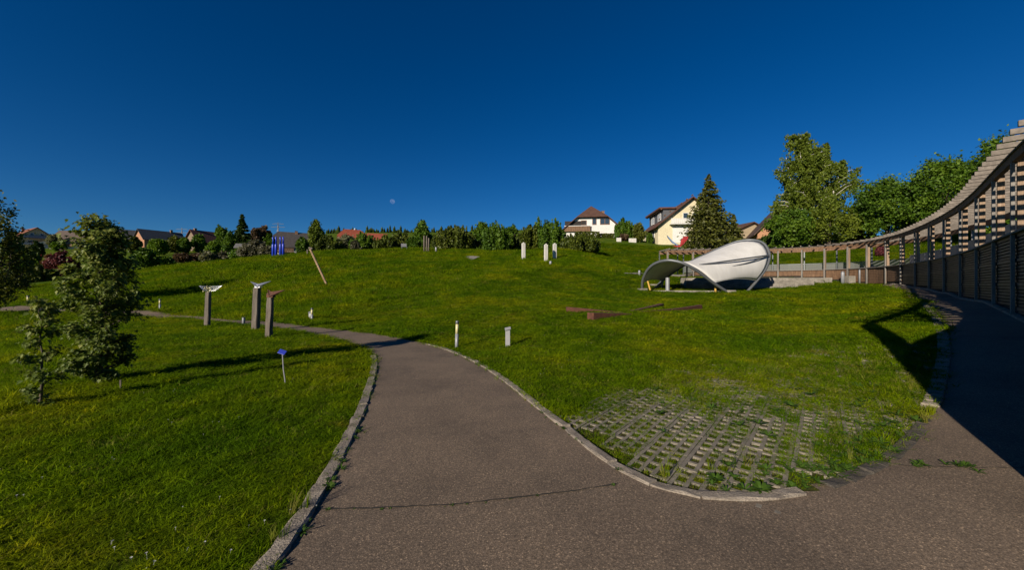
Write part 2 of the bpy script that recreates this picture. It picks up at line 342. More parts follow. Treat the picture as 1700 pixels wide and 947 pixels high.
wall_edge = curve(np.linspace(31.5 if False else PS[np.argmin(np.hypot(PC[:, 0] - right_edge[-1, 0] - 1.2, PC[:, 1] - right_edge[-1, 1] - .8))], 0, 120), .06)
PATH = np.r_[left_edge[::-1][::-1], right_edge, wall_edge, [(7, -3.0)]]
kerb_r0 = int(np.argmin(np.hypot(*(right_edge - G([(700, 570)])[0]).T)))
edge_line, _ = resample(np.r_[left_edge, right_edge, wall_edge], .06)
ST = .11; xs = np.arange(-45, 34, ST); ys = np.arange(-3.0, 36, ST)
GX, GY = np.meshgrid(xs, ys); msk = inside(PATH, GX + ST / 2, GY + ST / 2)
fr = np.zeros_like(msk)                     # cells just outside the edge run under kerb and grass
for a in (-1, 0, 1):
    for b in (-1, 0, 1): fr |= np.roll(np.roll(msk, a, 0), b, 1)
fr &= ~msk; fi = np.nonzero(fr); D, K = near_line(edge_line, GX[fi] + ST / 2, GY[fi] + ST / 2); keep = D < .065; msk[fi[0][keep], fi[1][keep]] = True
vid = np.full(GX.shape, -1); use = np.zeros(GX.shape, bool)
ii, jj = np.nonzero(msk[:-1, :-1])
for a, b in ((0, 0), (0, 1), (1, 1), (1, 0)): use[ii + a, jj + b] = True
vid[use] = np.arange(use.sum()); vx, vy = GX[use].copy(), GY[use].copy()
fc = np.stack([vid[ii, jj], vid[ii, jj + 1], vid[ii + 1, jj + 1], vid[ii + 1, jj]], 1)
footpath = link('footpath', np_mesh('footpath', np.c_[vx, vy, gz(vx, vy) + .004], fc, True), M['asphalt'], kind='structure')
tag(footpath, 'worn grey-brown asphalt footpath forking round the lawn')
PAVE = np.r_[G([(930, 709), (985, 752), (1045, 797), (1130, 826), (1270, 833), (1340, 823), (1460, 782), (1545, 705), (1568, 650), (1570, 575), (1480, 570), (1380, 575), (1280, 590), (1150, 612), (1000, 655)])]
def axis(lo, hi, st, ratio):
    p = [0.]; 
    while p[-1] < hi: p.append(p[-1] + max(st, ratio * abs(p[-1])))
    q = [0.]
    while q[-1] > lo: q.append(q[-1] - max(st, ratio * abs(q[-1])))
    return np.array(q[::-1][:-1] + p)
ax = axis(-3500, 3500, .22, .028); ay = axis(-60, 3500, .22, .024)
TX, TY = np.meshgrid(ax, ay); TZ = gz(TX, TY)
tin = inside(PATH, TX, TY); TZ = TZ - np.where(tin, .07, 0)
tp = inside(PAVE, TX, TY); TZ = TZ - np.where(tp & ~tin, .026, 0)
nx = len(ax); ny = len(ay); iy, ix = np.meshgrid(np.arange(ny - 1), np.arange(nx - 1), indexing='ij'); b0 = (iy * nx + ix).ravel()
tme = np_mesh('meadow', np.c_[TX.ravel(), TY.ravel(), TZ.ravel()], np.stack([b0, b0 + 1, b0 + nx + 1, b0 + nx], 1), True)
at = tme.attributes.new('soil', 'FLOAT', 'POINT'); at.data.foreach_set('value', (np.where(tp, .75, 0.) ).ravel().astype(np.float32))
meadow = link('meadow', tme, M['turf'], kind='structure'); tag(meadow, 'rolling green meadow and mown lawn')

# ------------------------------------------------------------------ kerb stones and grass pavers
def stone_mesh(name, l, w, h, seed, j=.007):
    rd = random.Random(seed); mb = MB(); n = 3; V = []; xs_ = [-l / 2 + l * i / n for i in range(n + 1)]
    for x in xs_:
        for (y, z) in ((-w / 2, -h), (w / 2, -h), (w / 2, -.012), (w / 2 - .014, 0), (-w / 2 + .014, 0), (-w / 2, -.012)):
            V.append((x + rd.uniform(-j, j) * .4, y + rd.uniform(-j, j), z + (rd.uniform(-j, j) if z > -h else 0)))
    Fc = [(i * 6 + k, i * 6 + (k + 1) % 6, (i + 1) * 6 + (k + 1) % 6, (i + 1) * 6 + k) for i in range(n) for k in range(6)] + [(5, 4, 3, 2, 1, 0), tuple(n * 6 + k for k in range(6))]
    return mb.add(V, Fc).mesh(name)
def kerb(label, line, mat, l, w, up, side, gap=.012, seed=1, name='kerb'):
    root = empty(name, (line[0, 0], line[0, 1], 0), kind='structure', label=label)
    ms = [stone_mesh('kerb_stone', l * f, w, .14, seed * 10 + i) for i, f in enumerate((1, .82, 1.2, .92))]
    for m in ms: m.materials.append(M[mat])
    d = np.r_[0, np.cumsum(np.hypot(*np.diff(line, axis=0).T))]; s = 0; rd = random.Random(seed)
    while s < d[-1] - l:
        k = rd.randrange(4); L = l * (1, .82, 1.2, .92)[k]; c = s + L / 2
        p = [np.interp(c, d, line[:, i]) for i in (0, 1)]; q = [np.interp(c + .1, d, line[:, i]) - np.interp(c - .1, d, line[:, i]) for i in (0, 1)]
        a = math.atan2(q[1], q[0]); x = p[0] - math.sin(a) * side * w / 2; y = p[1] + math.cos(a) * side * w / 2
        o = link('kerb_stone', ms[k], None, root); o.location = (x - line[0, 0], y - line[0, 1], g1(x, y) + up + rd.uniform(-.008, .008)); o.rotation_euler = (rd.uniform(-.05, .05), rd.uniform(-.03, .03), a + rd.uniform(-.025, .025))
        s += L + gap
    return root
def sub(line, a, b):
    ia = int(np.argmin(np.hypot(*(line - G([a])[0]).T))); ib = int(np.argmin(np.hypot(*(line - G([b])[0]).T))); return line[min(ia, ib):max(ia, ib) + 1]
le_far = int(np.argmin(np.hypot(*(left_edge - G([(624, 588)])[0]).T)))
kerb('rough granite kerb stones along the left edge of the path', left_edge[8:le_far], 'granite', .42, .125, .024, 1, seed=1)
kerb('granite kerb stones along the right edge of the path', sub(right_edge, (700, 570), (1385, 818)), 'granite', .46, .115, .022, 1, seed=2)
kerb('dark sunken kerb stones at the grassy curve', sub(right_edge, (1392, 815), (1556, 690)), 'darkstone', .30, .13, .012, 1, gap=.01, seed=3)
kerb('small kerb stones edging the lawn on the shaded path', sub(right_edge, (1561, 678), (1510, 488)), 'granite', .26, .17, .035, 1, seed=4)
# grass pavers: concrete lattice blocks
UA = math.atan2(1370 - 850, F); u = np.array([math.sin(UA), math.cos(UA)]); vdir = np.array([u[1], -u[0]])
pb = MB(); PL, PW, T = .592, .394, .09; bw = .038; rows = 3; ch = (PW - bw) / rows
for r in range(rows + 1): pb.box((0, -PW / 2 + bw / 2 + r * ch, -T / 2), (PL, bw if r not in (0, rows) else bw * .98, T))
for r in range(rows):
    for k in range(4):
        x = -PL / 2 + bw / 2 + (k + (.5 if r % 2 else 0)) * (PL - bw) / 3.5
        if x < PL / 2: pb.box((x, -PW / 2 + bw + r * ch + (ch - bw) / 2, -T / 2 - .0015), (bw, ch - bw - .0006, T))
pmesh = pb.mesh('paver'); pmesh.materials.append(M['concrete'])
pav = empty('grass_paving', (*PAVE.mean(0), 0), kind='structure', label='concrete lattice pavers overgrown with grass')
c0 = PAVE.mean(0); paver_xy = []
for i in range(-14, 15):
    for j in range(-14, 15):
        p = c0 + u * (i * .6 + (.3 if j % 2 else 0)) + vdir * j * .402
        if inside(PAVE, np.array([p[0]]), np.array([p[1]]))[0] and near_line(right_edge, p[:1], p[1:])[0][0] > .10:
            o = link('paver', pmesh, None, pav); z = g1(*p) - .004 + random.uniform(-.005, .004)
            o.location = (p[0] - c0[0], p[1] - c0[1], z); o.rotation_euler = (random.uniform(-.015, .015), random.uniform(-.015, .015), math.pi / 2 - UA + random.uniform(-.012, .012)); paver_xy.append(p)
# joints across the asphalt
def joint(pix, w, label):
    ln, _ = resample(smooth_line(G(pix), .1, 2), .05); rd = np.random.default_rng(5); n = len(ln)
    t = np.gradient(ln, axis=0); t /= np.linalg.norm(t, axis=1)[:, None]; nn = np.stack([-t[:, 1], t[:, 0]], 1)
    wob = np.cumsum(rd.normal(0, .004, n)); wob -= np.linspace(wob[0], wob[-1], n); c = ln + nn * wob[:, None]; hw = w * rd.uniform(.35, 1.3, n)[:, None] / 2
    a = c + nn * hw; b = c - nn * hw; V = np.r_[np.c_[a, gz(a[:, 0], a[:, 1]) + .0085], np.c_[b, gz(b[:, 0], b[:, 1]) + .0085]]
    k = np.arange(n - 1); o = link('path_joint', np_mesh('path_joint', V, np.stack([k, k + 1, k + n + 1, k + n], 1)), M['joint'], footpath, label=label)
    return ln
j1 = joint([(533, 847), (640, 847), (760, 841), (860, 829), (960, 816), (1025, 805)], .016, 'dark weathered joint across the path')
j2 = joint([(1492, 774), (1560, 777), (1640, 780), (1720, 778)], .014, 'dark joint on the right branch of the path')
# ------------------------------------------------------------------ grass
PROTO = bpy.data.collections.new('grass_clumps')          # source meshes only, not linked to the scene
def clump(name, nb, rad, h, w, mat, lean=.5, seed=0, seg=2):
    rg = np.random.default_rng(seed); V = []; Fc = []; 
    for i in range(nb):
        a = rg.uniform(0, 2 * math.pi); r = rad * math.sqrt(rg.uniform()); bx, by = r * math.cos(a), r * math.sin(a)
        da = rg.uniform(0, 2 * math.pi); hh = h * rg.uniform(.45, 1.15); ln = lean * rg.uniform(.1, 1.2) * hh; pa = rg.uniform(0, math.pi); ww = w * rg.uniform(.6, 1.2) / 2
        px_, py_ = math.cos(pa) * ww, math.sin(pa) * ww; b = len(V)
        mx, my = bx + math.cos(da) * ln * .35, by + math.sin(da) * ln * .35; tx, ty = bx + math.cos(da) * ln, by + math.sin(da) * ln
        V += [(bx - px_, by - py_, -.01), (bx + px_, by + py_, -.01), (mx + px_ * .8, my + py_ * .8, hh * .6), (mx - px_ * .8, my - py_ * .8, hh * .6), (tx, ty, hh * rg.uniform(.85, 1.))]
        Fc += [(b, b + 1, b + 2, b + 3), (b + 3, b + 2, b + 4, b + 4)]
    me = bpy.data.meshes.new(name); me.from_pydata(V, [], [f if f[2] != f[3] else f[:3] for f in Fc]); me.update(); me.materials.append(mat)
    o = bpy.data.objects.new(name, me); return o
def scatter(name, P3, rz, scl, idx, protos, label, cat, tilt=.12, lk=True):
    n = len(P3); me = bpy.data.meshes.new(name); me.vertices.add(n); me.vertices.foreach_set('co', np.asarray(P3, np.float32).ravel())
    rg = np.random.default_rng(n); rot = np.c_[rg.normal(0, tilt, n), rg.normal(0, tilt, n), rz]
    for an, ty, dat in (('rot', 'FLOAT_VECTOR', rot), ('scl', 'FLOAT_VECTOR', scl)):
        a = me.attributes.new(an, ty, 'POINT'); a.data.foreach_set('vector', np.asarray(dat, np.float32).ravel())
    a = me.attributes.new('idx', 'INT', 'POINT'); a.data.foreach_set('value', np.asarray(idx, np.int32))
    col = bpy.data.collections.new(name + '_source')
    for i, p in enumerate(protos): p.name = '%s_%02d' % (name, i); col.objects.link(p)
    t = bpy.data.node_groups.new(name, 'GeometryNodeTree'); t.interface.new_socket('Geometry', in_out='INPUT', socket_type='NodeSocketGeometry'); t.interface.new_socket('Geometry', in_out='OUTPUT', socket_type='NodeSocketGeometry')
    gi = t.nodes.new('NodeGroupInput'); go = t.nodes.new('NodeGroupOutput'); ip = t.nodes.new('GeometryNodeInstanceOnPoints'); ci = t.nodes.new('GeometryNodeCollectionInfo')
    ci.inputs['Collection'].default_value = col; ci.inputs['Separate Children'].default_value = True; ci.inputs['Reset Children'].default_value = True; ip.inputs['Pick Instance'].default_value = True
    def att(nm, ty):
        q = t.nodes.new('GeometryNodeInputNamedAttribute'); q.data_type = ty; q.inputs['Name'].default_value = nm; return q.outputs['Attribute']
    L = t.links; L.new(gi.outputs[0], ip.inputs['Points']); L.new(ci.outputs[0], ip.inputs['Instance']); L.new(att('idx', 'INT'), ip.inputs['Instance Index']); L.new(att('rot', 'FLOAT_VECTOR'), ip.inputs['Rotation']); L.new(att('scl', 'FLOAT_VECTOR'), ip.inputs['Scale']); L.new(ip.outputs[0], go.inputs[0])
    o = bpy.data.objects.new(name, me); COL.objects.link(o); md = o.modifiers.new('scatter', 'NODES'); md.node_group = t
    return tag(o, label, cat, kind='stuff')
MEAD = np.r_[G([(0, 505), (100, 508), (230, 514), (300, 519), (400, 529), (470, 536), (545, 540), (560, 520), (620, 500), (720, 486), (820, 468), (880, 452), (935, 441), (1000, 450), (1048, 454), (1095, 452)]), [(14, 40), (14, 60), (20, 90), (-90, 90), (-90, 27)]]
LOW = np.r_[G([(-200, 740), (0, 690), (45, 660), (95, 600), (90, 530), (20, 524), (-200, 524)])]
nc = 150000
th = RNG.uniform(-R(66), R(66), nc); r = (RNG.uniform(math.sqrt(1.3), math.sqrt(75), nc)) ** 2
x = r * np.sin(th); y = r * np.cos(th)
def off_path(x, y):
    return ~inside(PATH, x, y)
ok = off_path(x, y)
ok &= (RNG.uniform(0, 1, nc) < np.clip(.30 + .05 * r, 0, 1)) | inside(PAVE, x, y)
s_ = np.full(nc, -5.); k = (x > 2) & (y > 1); s_[k] = sdist(x[k], y[k]); ok &= ~((s_ > -.1) & (s_ < 3.0)); ok &= ~((s_ > 3) & (s_ < 9) & (y < 8))
inp = inside(PAVE, x, y)
Dk, _ = near_line(right_edge[::2], x, y); Dl, _ = near_line(left_edge[::2], x, y)
kerbside = (np.minimum(Dk, Dl) < .15) & (r < 14); ok &= ~(kerbside & (RNG.uniform(0, 1, nc) < .93))
# how grown over the pavers are: bare at the lower left, overgrown at the right and the top
pu = (x - PAVE[0, 0]); cover = np.clip(.14 + .30 * (np.hypot(x - 1.35, y - 3.7) - .9) + (vnoise(x, y, 1.1, 3) - .5) * .8, .08, 1.0)
ok &= ~(inp & (RNG.uniform(0, 1, nc) > np.maximum(cover, .45 + .5 * vnoise(x, y, 2.3, 31))))
lx = ((x - c0[0]) * u[0] + (y - c0[1]) * u[1]); lv = (x - c0[0]) * vdir[0] + (y - c0[1]) * vdir[1]
bar_ = np.abs((lv + PW / 2 - bw / 2 + ch / 2) % .402 % ch - ch / 2) < bw * .62
ok &= ~(inp & bar_ & (RNG.uniform(0, 1, nc) > np.clip(cover * 1.5 - .35, .03, 1)))
ok &= ~inside(G([(772, 428), (779, 427), (790, 427), (797, 428.5), (790, 431), (784, 434), (778, 432)]), x, y)
x, y, r, inp, cover = x[ok], y[ok], r[ok], inp[ok], cover[ok]; n = len(x)
mead = inside(MEAD, x, y); low = inside(LOW, x, y)
rr = np.maximum(r, 3.2) / 3.2
sxy = .95 * rr ** .62 * RNG.uniform(.75, 1.3, n); 
hgt = np.where(mead, 1.7, np.where(low, 2.0, .62 + .16 * np.clip((r - 5) / 8, 0, 1))) * (.7 + .75 * vnoise(x, y, .8, 9)) * rr ** np.where(mead, .34, .26) * RNG.uniform(.7, 1.25, n)
sxy = np.where(inp, sxy * (.62 + .4 * cover), sxy); hgt = np.where(inp, hgt * (.62 + .75 * cover), hgt)
idx = RNG.integers(0, 6, n); idx = np.where(RNG.uniform(0, 1, n) < np.where(inp, .35, .07), 6 + RNG.integers(0, 2, n), idx)
protos = [clump('c%d' % i, 34, .085, .060, .0060, M['blade'], 1.7, i) for i in range(6)] + [clump('d%d' % i, 22, .08, .06, .0045, M['dryblade'], .8, 20 + i) for i in range(2)]
grass = scatter('grass', np.c_[x, y, gz(x, y) - np.where(inp, .018, 0)], RNG.uniform(0, 6.28, n), np.c_[sxy, sxy, hgt * .95], idx, protos, 'green grass blades of lawn and meadow', 'grass')
# taller tufts and weeds
def rosette(name, nl, L, w, mat, seed):
    rg = np.random.default_rng(seed); V = []; Fc = []
    for i in range(nl):
        a = i * 2.4 + rg.uniform(-.3, .3); l = L * rg.uniform(.6, 1.1); up = rg.uniform(.35, 1.0); ca, sa = math.cos(a), math.sin(a); b = len(V)
        for t_, wz in ((0, .15), (.35, .8), (.7, 1.), (1, .05)):
            d = l * t_; z = l * up * math.sin(t_ * 1.9) * .55; ww = w * wz / 2
            V += [(ca * d - sa * ww, sa * d + ca * ww, z), (ca * d + sa * ww, sa * d - ca * ww, z)]
        Fc += [(b + 2 * q, b + 2 * q + 1, b + 2 * q + 3, b + 2 * q + 2) for q in range(3)]
    me = bpy.data.meshes.new(name); me.from_pydata(V, [], Fc); me.update(); me.materials.append(mat); return bpy.data.objects.new(name, me)
M['weed'] = leafmat('weed_leaf', (.05, .10, .010), (.07, .14, .016), (.10, .17, .02), .3)
pts = []; scs = []
def sprinkle(ln, num, spread, s0, s1):
    for _ in range(num):
        p = ln[random.randrange(len(ln))]; pts.append((p[0] + random.gauss(0, spread), p[1] + random.gauss(0, spread))); scs.append(random.uniform(s0, s1))
sprinkle(j1, 16, .008, .05, .15); sprinkle(G([(1522, 774), (1535, 775), (1590, 777), (1600, 777), (1612, 776)]), 16, .03, .2, .42)
edge = sub(right_edge, (1150, 835), (1545, 712)); nrm = np.array(c0) - edge; nrm /= np.linalg.norm(nrm, axis=1)[:, None]
for _ in range(80):
    k = random.randrange(len(edge)); d = .12 + abs(random.gauss(0, .35)); p = edge[k] + nrm[k] * d; pts.append(tuple(p)); scs.append(random.uniform(.2, .6) * (1 if d < .8 else .7))
for _ in range(70):
    p = c0 + RNG.normal(0, 1.5, 2)
    if inside(PAVE, p[:1], p[1:])[0]: pts.append(tuple(p)); scs.append(random.uniform(.3, .7))
sprinkle(sub(left_edge, (470, 947), (600, 700)), 26, .02, .15, .4)
sprinkle(sub(right_edge, (890, 678), (1040, 800)), 14, .02, .12, .3)
pts = np.array(pts); scs = np.array(scs); n = len(pts)
weeds = scatter('weeds', np.c_[pts, gz(pts[:, 0], pts[:, 1]) + .003], RNG.uniform(0, 6.28, n), np.c_[scs, scs, scs], RNG.integers(0, 3, n), [rosette('w%d' % i, 9 + 2 * i, .17, .035 + .008 * i, M['weed'], i) for i in range(3)], 'broad leaved weeds sprouting at path edges and pavers', 'weeds')
# long pale tufts by the shaded edge
tp_ = G([(1512, 640), (1510, 650), (1240, 772), (1545, 690), (1530, 700), (1300, 700), (1180, 780), (1100, 790), (1400, 770), (470, 900), (505, 850)]); tp_ = np.r_[tp_, tp_ + RNG.normal(0, .06, tp_.shape)]
scatter('tall_tufts', np.c_[tp_, gz(tp_[:, 0], tp_[:, 1])], RNG.uniform(0, 6, len(tp_)), np.c_[[.6] * len(tp_)] * np.ones(3) * RNG.uniform(.6, 1.2, (len(tp_), 1)), RNG.integers(0, 2, len(tp_)), [clump('t%d' % i, 22, .05, .32, .007, M['dryblade'] if i else M['blade'], .5, 50 + i) for i in range(2)], 'long pale grass tufts between the pavers', 'grass')
# daisies
fm = MB()
for k in range(7):
    a = k * math.pi * 2 / 7; fm.add([(0, 0, .05), (math.cos(a - .3) * .011, math.sin(a - .3) * .011, .053), (math.cos(a) * .014, math.sin(a) * .014, .053), (math.cos(a + .3) * .011, math.sin(a + .3) * .011, .053)], [(0, 1, 2, 3)])
fm.tube([(0, 0, 0), (0, 0, .05)], .0012, 4)
fl = bpy.data.objects.new('daisy', fm.mesh('daisy')); fl.data.materials.append(M['whiteframe'])
fl2 = bpy.data.objects.new('dandelion', fl.data.copy()); fl2.data.materials.clear(); fl2.data.materials.append(plain('yellow_petal', (.55, .38, .02), .7))
nd = 1500; a = RNG.uniform(-R(58), R(54), nd); r = RNG.uniform(math.sqrt(2.5), math.sqrt(22), nd) ** 2; fx, fy = r * np.sin(a), r * np.cos(a)
ok = off_path(fx, fy) & (vnoise(fx, fy, .5, 21) * vnoise(fx, fy, 1.7, 5) > .34) & ~inside(PAVE, fx, fy) & ~inside(MEAD, fx, fy); fx, fy = fx[ok], fy[ok]; n = len(fx)
sc_ = RNG.uniform(.35, .62, n)
scatter('daisies', np.c_[fx, fy, gz(fx, fy)], RNG.uniform(0, 6, n), np.c_[sc_, sc_, sc_ * 1.25], (RNG.uniform(0, 1, n) < .06).astype(int), [fl, fl2], 'tiny white daisies scattered in the lawn', 'flowers')
# ------------------------------------------------------------------ the curved pergola
def sweep(mb, s0, s1, o0, o1, z0, z1, n=None):
    "rectangular section along the wall line; heights may be functions of the line point"
    n = n or max(1, int(round((s1 - s0) / 1.1))); S = np.linspace(s0, s1, n + 1); a = curve(S, o0); b = curve(S, o1)
    zz = lambda z, q: np.array([z(*p) for p in q]) if callable(z) else np.full(len(q), z)
    V = []; za, zb = zz(z0, a), zz(z0, b); ta, tb = zz(z1, a), zz(z1, b)
    for i in range(n + 1): V += [(*a[i], za[i]), (*b[i], zb[i]), (*b[i], tb[i]), (*a[i], ta[i])]
    Fc = [(i * 4 + k, i * 4 + (k + 1) % 4, (i + 1) * 4 + (k + 1) % 4, (i + 1) * 4 + k) for i in range(n) for k in range(4)] + [(3, 2, 1, 0), tuple(n * 4 + k for k in range(4))]
    return mb.add(V, Fc)
ang = PC[:, 0] / np.maximum(PC[:, 1], .5) * F + 850
_m, _t, _b, _o = new_mat('wire_mesh'); _b.inputs['Base Color'].default_value = (.16, .17, .165, 1); _b.inputs['Roughness'].default_value = .6
_x = N(_t, 'ShaderNodeMixShader'); _x.inputs[0].default_value = .5; _tr = N(_t, 'ShaderNodeBsdfTransparent'); _t.links.new(_tr.outputs[0], _x.inputs[1]); _t.links.new(_b.outputs[0], _x.inputs[2]); _t.links.new(_x.outputs[0], _o.inputs['Surface']); M['mesh'] = _m
PER = empty('pergola', (0, 0, 0), label='long curved timber pergola on a slatted wall beside the path', cat='pergola')
imax = int(np.argmax(PC[:, 0]))
def s_of(px):
    i = np.argmin(np.abs(ang - px)); return PS[i]
post_s = [s_of(q) for q in (1686, 1653, 1623, 1596, 1569, 1544, 1520, 1496, 1470, 1439, 1407, 1370, 1330, 1290, 1246, 1200, 1151)] + [PS[-1] - .12]
sp = post_s[0]; pre = []
while sp - 3.1 > 1.2: sp -= 3.1; pre.append(sp)
post_s = [.08] + pre[::-1] + post_s
DEP = 2.4
def rot_at(s): 
    a, b = curve(s - .05 if s > .1 else 0.0), curve(s + .05); return math.atan2(b[1] - a[1], b[0] - a[0])
END = PS[-1]
for i, s in enumerate(post_s):
    p = curve(s, -.04); zb = g1(*p) - .05; a = rot_at(s); far = s > s_of(1480)
    MB().box((p[0], p[1], (zb + Z_BEAM - .26) / 2), (.115 if s > 1 else .42, .075 if s > 1 else .3, Z_BEAM - .26 - zb), a).build('post', M['postgrey'], PER, bevel=.008)
    q = curve(s, .11); 
    if s > post_s[0] + 2: MB().box((q[0], q[1], (Z_MID + .02 + Z_BEAM - .1) / 2), (.10, .15, Z_BEAM - .12 - Z_MID - .02), a).build('fin', M['finwood'], PER, bevel=.006)
    q = curve(s, DEP); MB().box((q[0], q[1], (Z_MID - .3 + Z_BEAM - .1) / 2), (.09, .09, Z_BEAM - .1 - Z_MID + .3), a).build('rear_post', M['steel'], PER)
gfun = lambda x, y: g1(x, y) - .03
for i in range(len(post_s) - 1):
    a, b = post_s[i], post_s[i + 1]; near = b < s_of(1590)
    sweep(MB(), a + .003, b - .003, -.07, .05, Z_BEAM - .26, Z_BEAM - .05).build('front_beam', M['timber'], PER)
    sweep(MB(), a + .003, b - .003, -.11, .10, Z_BEAM - .046, Z_BEAM).build('beam_cap', M['greytimber'], PER)
    sweep(MB(), a + .003, b - .003, DEP - .06, DEP + .06, Z_BEAM - .3, Z_BEAM - .002).build('rear_beam', M['timber'], PER)
    # coping of the slatted wall, battens and backing
    if b > s_of(1151) + .5 : continue
    sweep(MB(), a + .003, b - .003, -.10, .52, Z_MID - .05, Z_MID).build('wall_coping', M['postgrey'], PER)
    pa = curve((a + b) / 2); zb = g1(*pa)
    wall = sweep(MB(), a + .003, b - .003, .10, .22, gfun, Z_MID - .053).build('wall_backing', M['back'], PER)
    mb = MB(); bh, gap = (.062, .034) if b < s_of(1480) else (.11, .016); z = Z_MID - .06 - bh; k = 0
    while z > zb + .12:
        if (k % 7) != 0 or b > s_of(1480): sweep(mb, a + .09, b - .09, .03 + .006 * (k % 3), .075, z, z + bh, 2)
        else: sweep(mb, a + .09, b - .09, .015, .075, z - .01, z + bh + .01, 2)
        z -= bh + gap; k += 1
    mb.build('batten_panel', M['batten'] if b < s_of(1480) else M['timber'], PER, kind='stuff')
    # deck of the terrace and the railing behind
    sweep(MB(), a + .003, b - .003, .24, DEP + .3, Z_MID - .32, Z_MID - .22).build('deck', M['greytimber'], PER)
    if a < 8: continue
    if b < s_of(1480): sweep(MB(), a + .05, b - .05, .42, .45, Z_MID + .004, Z_MID + .62).build('parapet_panel', M['paintgrey'], PER)
    m = sweep(MB(), a + .06, b - .06, DEP - .02, DEP - .005, Z_MID - .1, Z_MID + .62).build('railing_panel', None, PER)
    m.data.materials.append(M['mesh'])
    sweep(MB(), a + .003, b - .003, DEP - .05, DEP + .03, Z_MID + .64, Z_MID + .70).build('hand_rail', M['steel'], PER)
# rafters: boards on edge, laid across the two beams
s = .25; k = 0
while s < END - .1:
    a = curve(s, -.42 if s < s_of(1370) else -.25); b = curve(s, DEP + .35); t_ = random.uniform(-.006, .006)
    mb = MB().bar((*a, Z_BEAM + .075 + t_), (*b, Z_BEAM + .075 + t_), .085, .13); mb.build('rafter', M['greytimber'], PER)
    s += .68
# stones along the foot of the wall
foot = curve(np.linspace(.3, s_of(1480), 260), -.10)
kerb('rubble stones along the foot of the slatted wall', foot, 'granite', .24, .14, .07, -1, seed=6)

# ------------------------------------------------------------------ stage canopy, steps
cz = lambda zx, zy, y: Vector(P(1020 + zx * .2324, 280 + zy * .2324, y))
def spline(pts, n):
    p = np.array([tuple(q) for q in pts]); d = np.r_[0, np.cumsum(np.linalg.norm(np.diff(p, axis=0), axis=1))]; out = []
    for s in np.linspace(0, d[-1], n):
        i = min(max(np.searchsorted(d, s) - 1, 0), len(p) - 2); t = (s - d[i]) / (d[i + 1] - d[i]); p0 = p[max(i - 1, 0)]; p1 = p[i]; p2 = p[i + 1]; p3 = p[min(i + 2, len(p) - 1)]
        out.append(Vector(.5 * (2 * p1 + (p2 - p0) * t + (2 * p0 - 5 * p1 + 4 * p2 - p3) * t * t + (3 * p1 - p0 - 3 * p2 + p3) * t ** 3)))
    return out
A_ = spline([cz(*a) for a in [(200, 875, 30), (203, 800, 29.4), (235, 728, 28.6), (290, 680, 27.8), (370, 657, 27.0), (450, 665, 26.6), (525, 692, 26.4), (610, 745, 26.5), (710, 820, 26.8), (822, 892, 27.2)]], 60)
B_ = spline([cz(*a) for a in [(272, 868, 33), (345, 803, 33.2), (450, 722, 33.6), (560, 658, 33.8), (660, 612, 33.8), (770, 562, 33.6), (880, 522, 33.2), (980, 511, 32.7), (1058, 530, 32.0), (1100, 585, 31.4), (1106, 645, 31.0), (1078, 722, 30.6), (1020, 800, 30.3), (945, 884, 30)]], 80)
CAN = empty('stage_canopy', (0, 0, 0), label='white saddle shaped membrane canopy stretched between grey tube arches', cat='canopy')
MB().tube(A_, .095, 12).build('arch', M['steel'], CAN, True); MB().tube(B_, .095, 12).build('arch', M['steel'], CAN, True)
na, nb_ = 40, 22
def along(C, t): 
    f = t * (len(C) - 1); i = min(int(f), len(C) - 2); return C[i].lerp(C[i + 1], f - i)
V = []; 
for i in range(na + 1):
    t = i / na; a = along(A_, .085 + t * (.83 - .085)); b = along(B_, .075 + t ** 1.5 * (.915 - .075))
    for j in range(nb_ + 1):
        q = .03 + .94 * j / nb_; e = 4 * q * (1 - q); p = a.lerp(b, q); end = max(0, 1 - 12 * t, 1 - 12 * (1 - t))
        p.z += -.34 * e * math.sin(math.pi * t) + .22 * e * end ** 1.5; V.append(p)
Fq = [(i * (nb_ + 1) + j, i * (nb_ + 1) + j + 1, (i + 1) * (nb_ + 1) + j + 1, (i + 1) * (nb_ + 1) + j) for i in range(na) for j in range(nb_)]
mem = link('membrane', np_mesh('membrane', [tuple(p) for p in V], Fq, True), M['membrane'], CAN)
sm = mem.modifiers.new('thick', 'SOLIDIFY'); sm.thickness = .03
# hem of the membrane, cables and struts
row = lambda i: [V[i * (nb_ + 1) + j] for j in range(nb_ + 1)]
for i in (0, na): MB().tube(row(i), .035, 6).build('hem', M['whiteframe'], CAN)
ca, cb = cz(1098, 620, 30.9), cz(575, 694, 27.2)
for sag, w, da in ((0, .055, 0), (.28, .035, .06)):
    MB().tube([ca.lerp(cb + Vector((0, 0, -da * 4)), t / 12) + Vector((0, -.2 * math.sin(math.pi * t / 12) - .1, -sag * math.sin(math.pi * t / 12))) for t in range(13)], w, 6).build('cable', M['steel'], CAN)
for a, b, rr_, m in [((238, 805, 29.5), (256, 870, 29.3), .06, 'yellowpaint'), ((722, 822, 27.4), (722, 886, 27.4), .065, 'yellowpaint'), ((978, 820, 30.6), (978, 880, 30.6), .065, 'yellowpaint'), ((278, 866, 31), (336, 818, 31.6), .09, 'steel'), ((380, 780, 29.5), (380, 882, 29.5), .14, 'paintgrey'), ((518, 700, 31.5), (518, 775, 31.5), .06, 'steel'), ((335, 862, 32), (350, 800, 32), .05, 'steel'), ((425, 872, 31), (482, 770, 32), .018, 'steel'), ((470, 872, 31), (520, 768, 32), .018, 'steel')]:
    MB().tube([cz(*a), cz(*b)], rr_, 10).build('strut', M[m], CAN, label='yellow strut' if m == 'yellowpaint' else None)
for C, k in ((A_, 0), (A_, -1), (B_, 0), (B_, -1)):
    p = C[k]; MB().box((p.x, p.y, g1(p.x, p.y) + .05), (.55, .55, .2)).build('footing', M['old_concrete'], CAN)
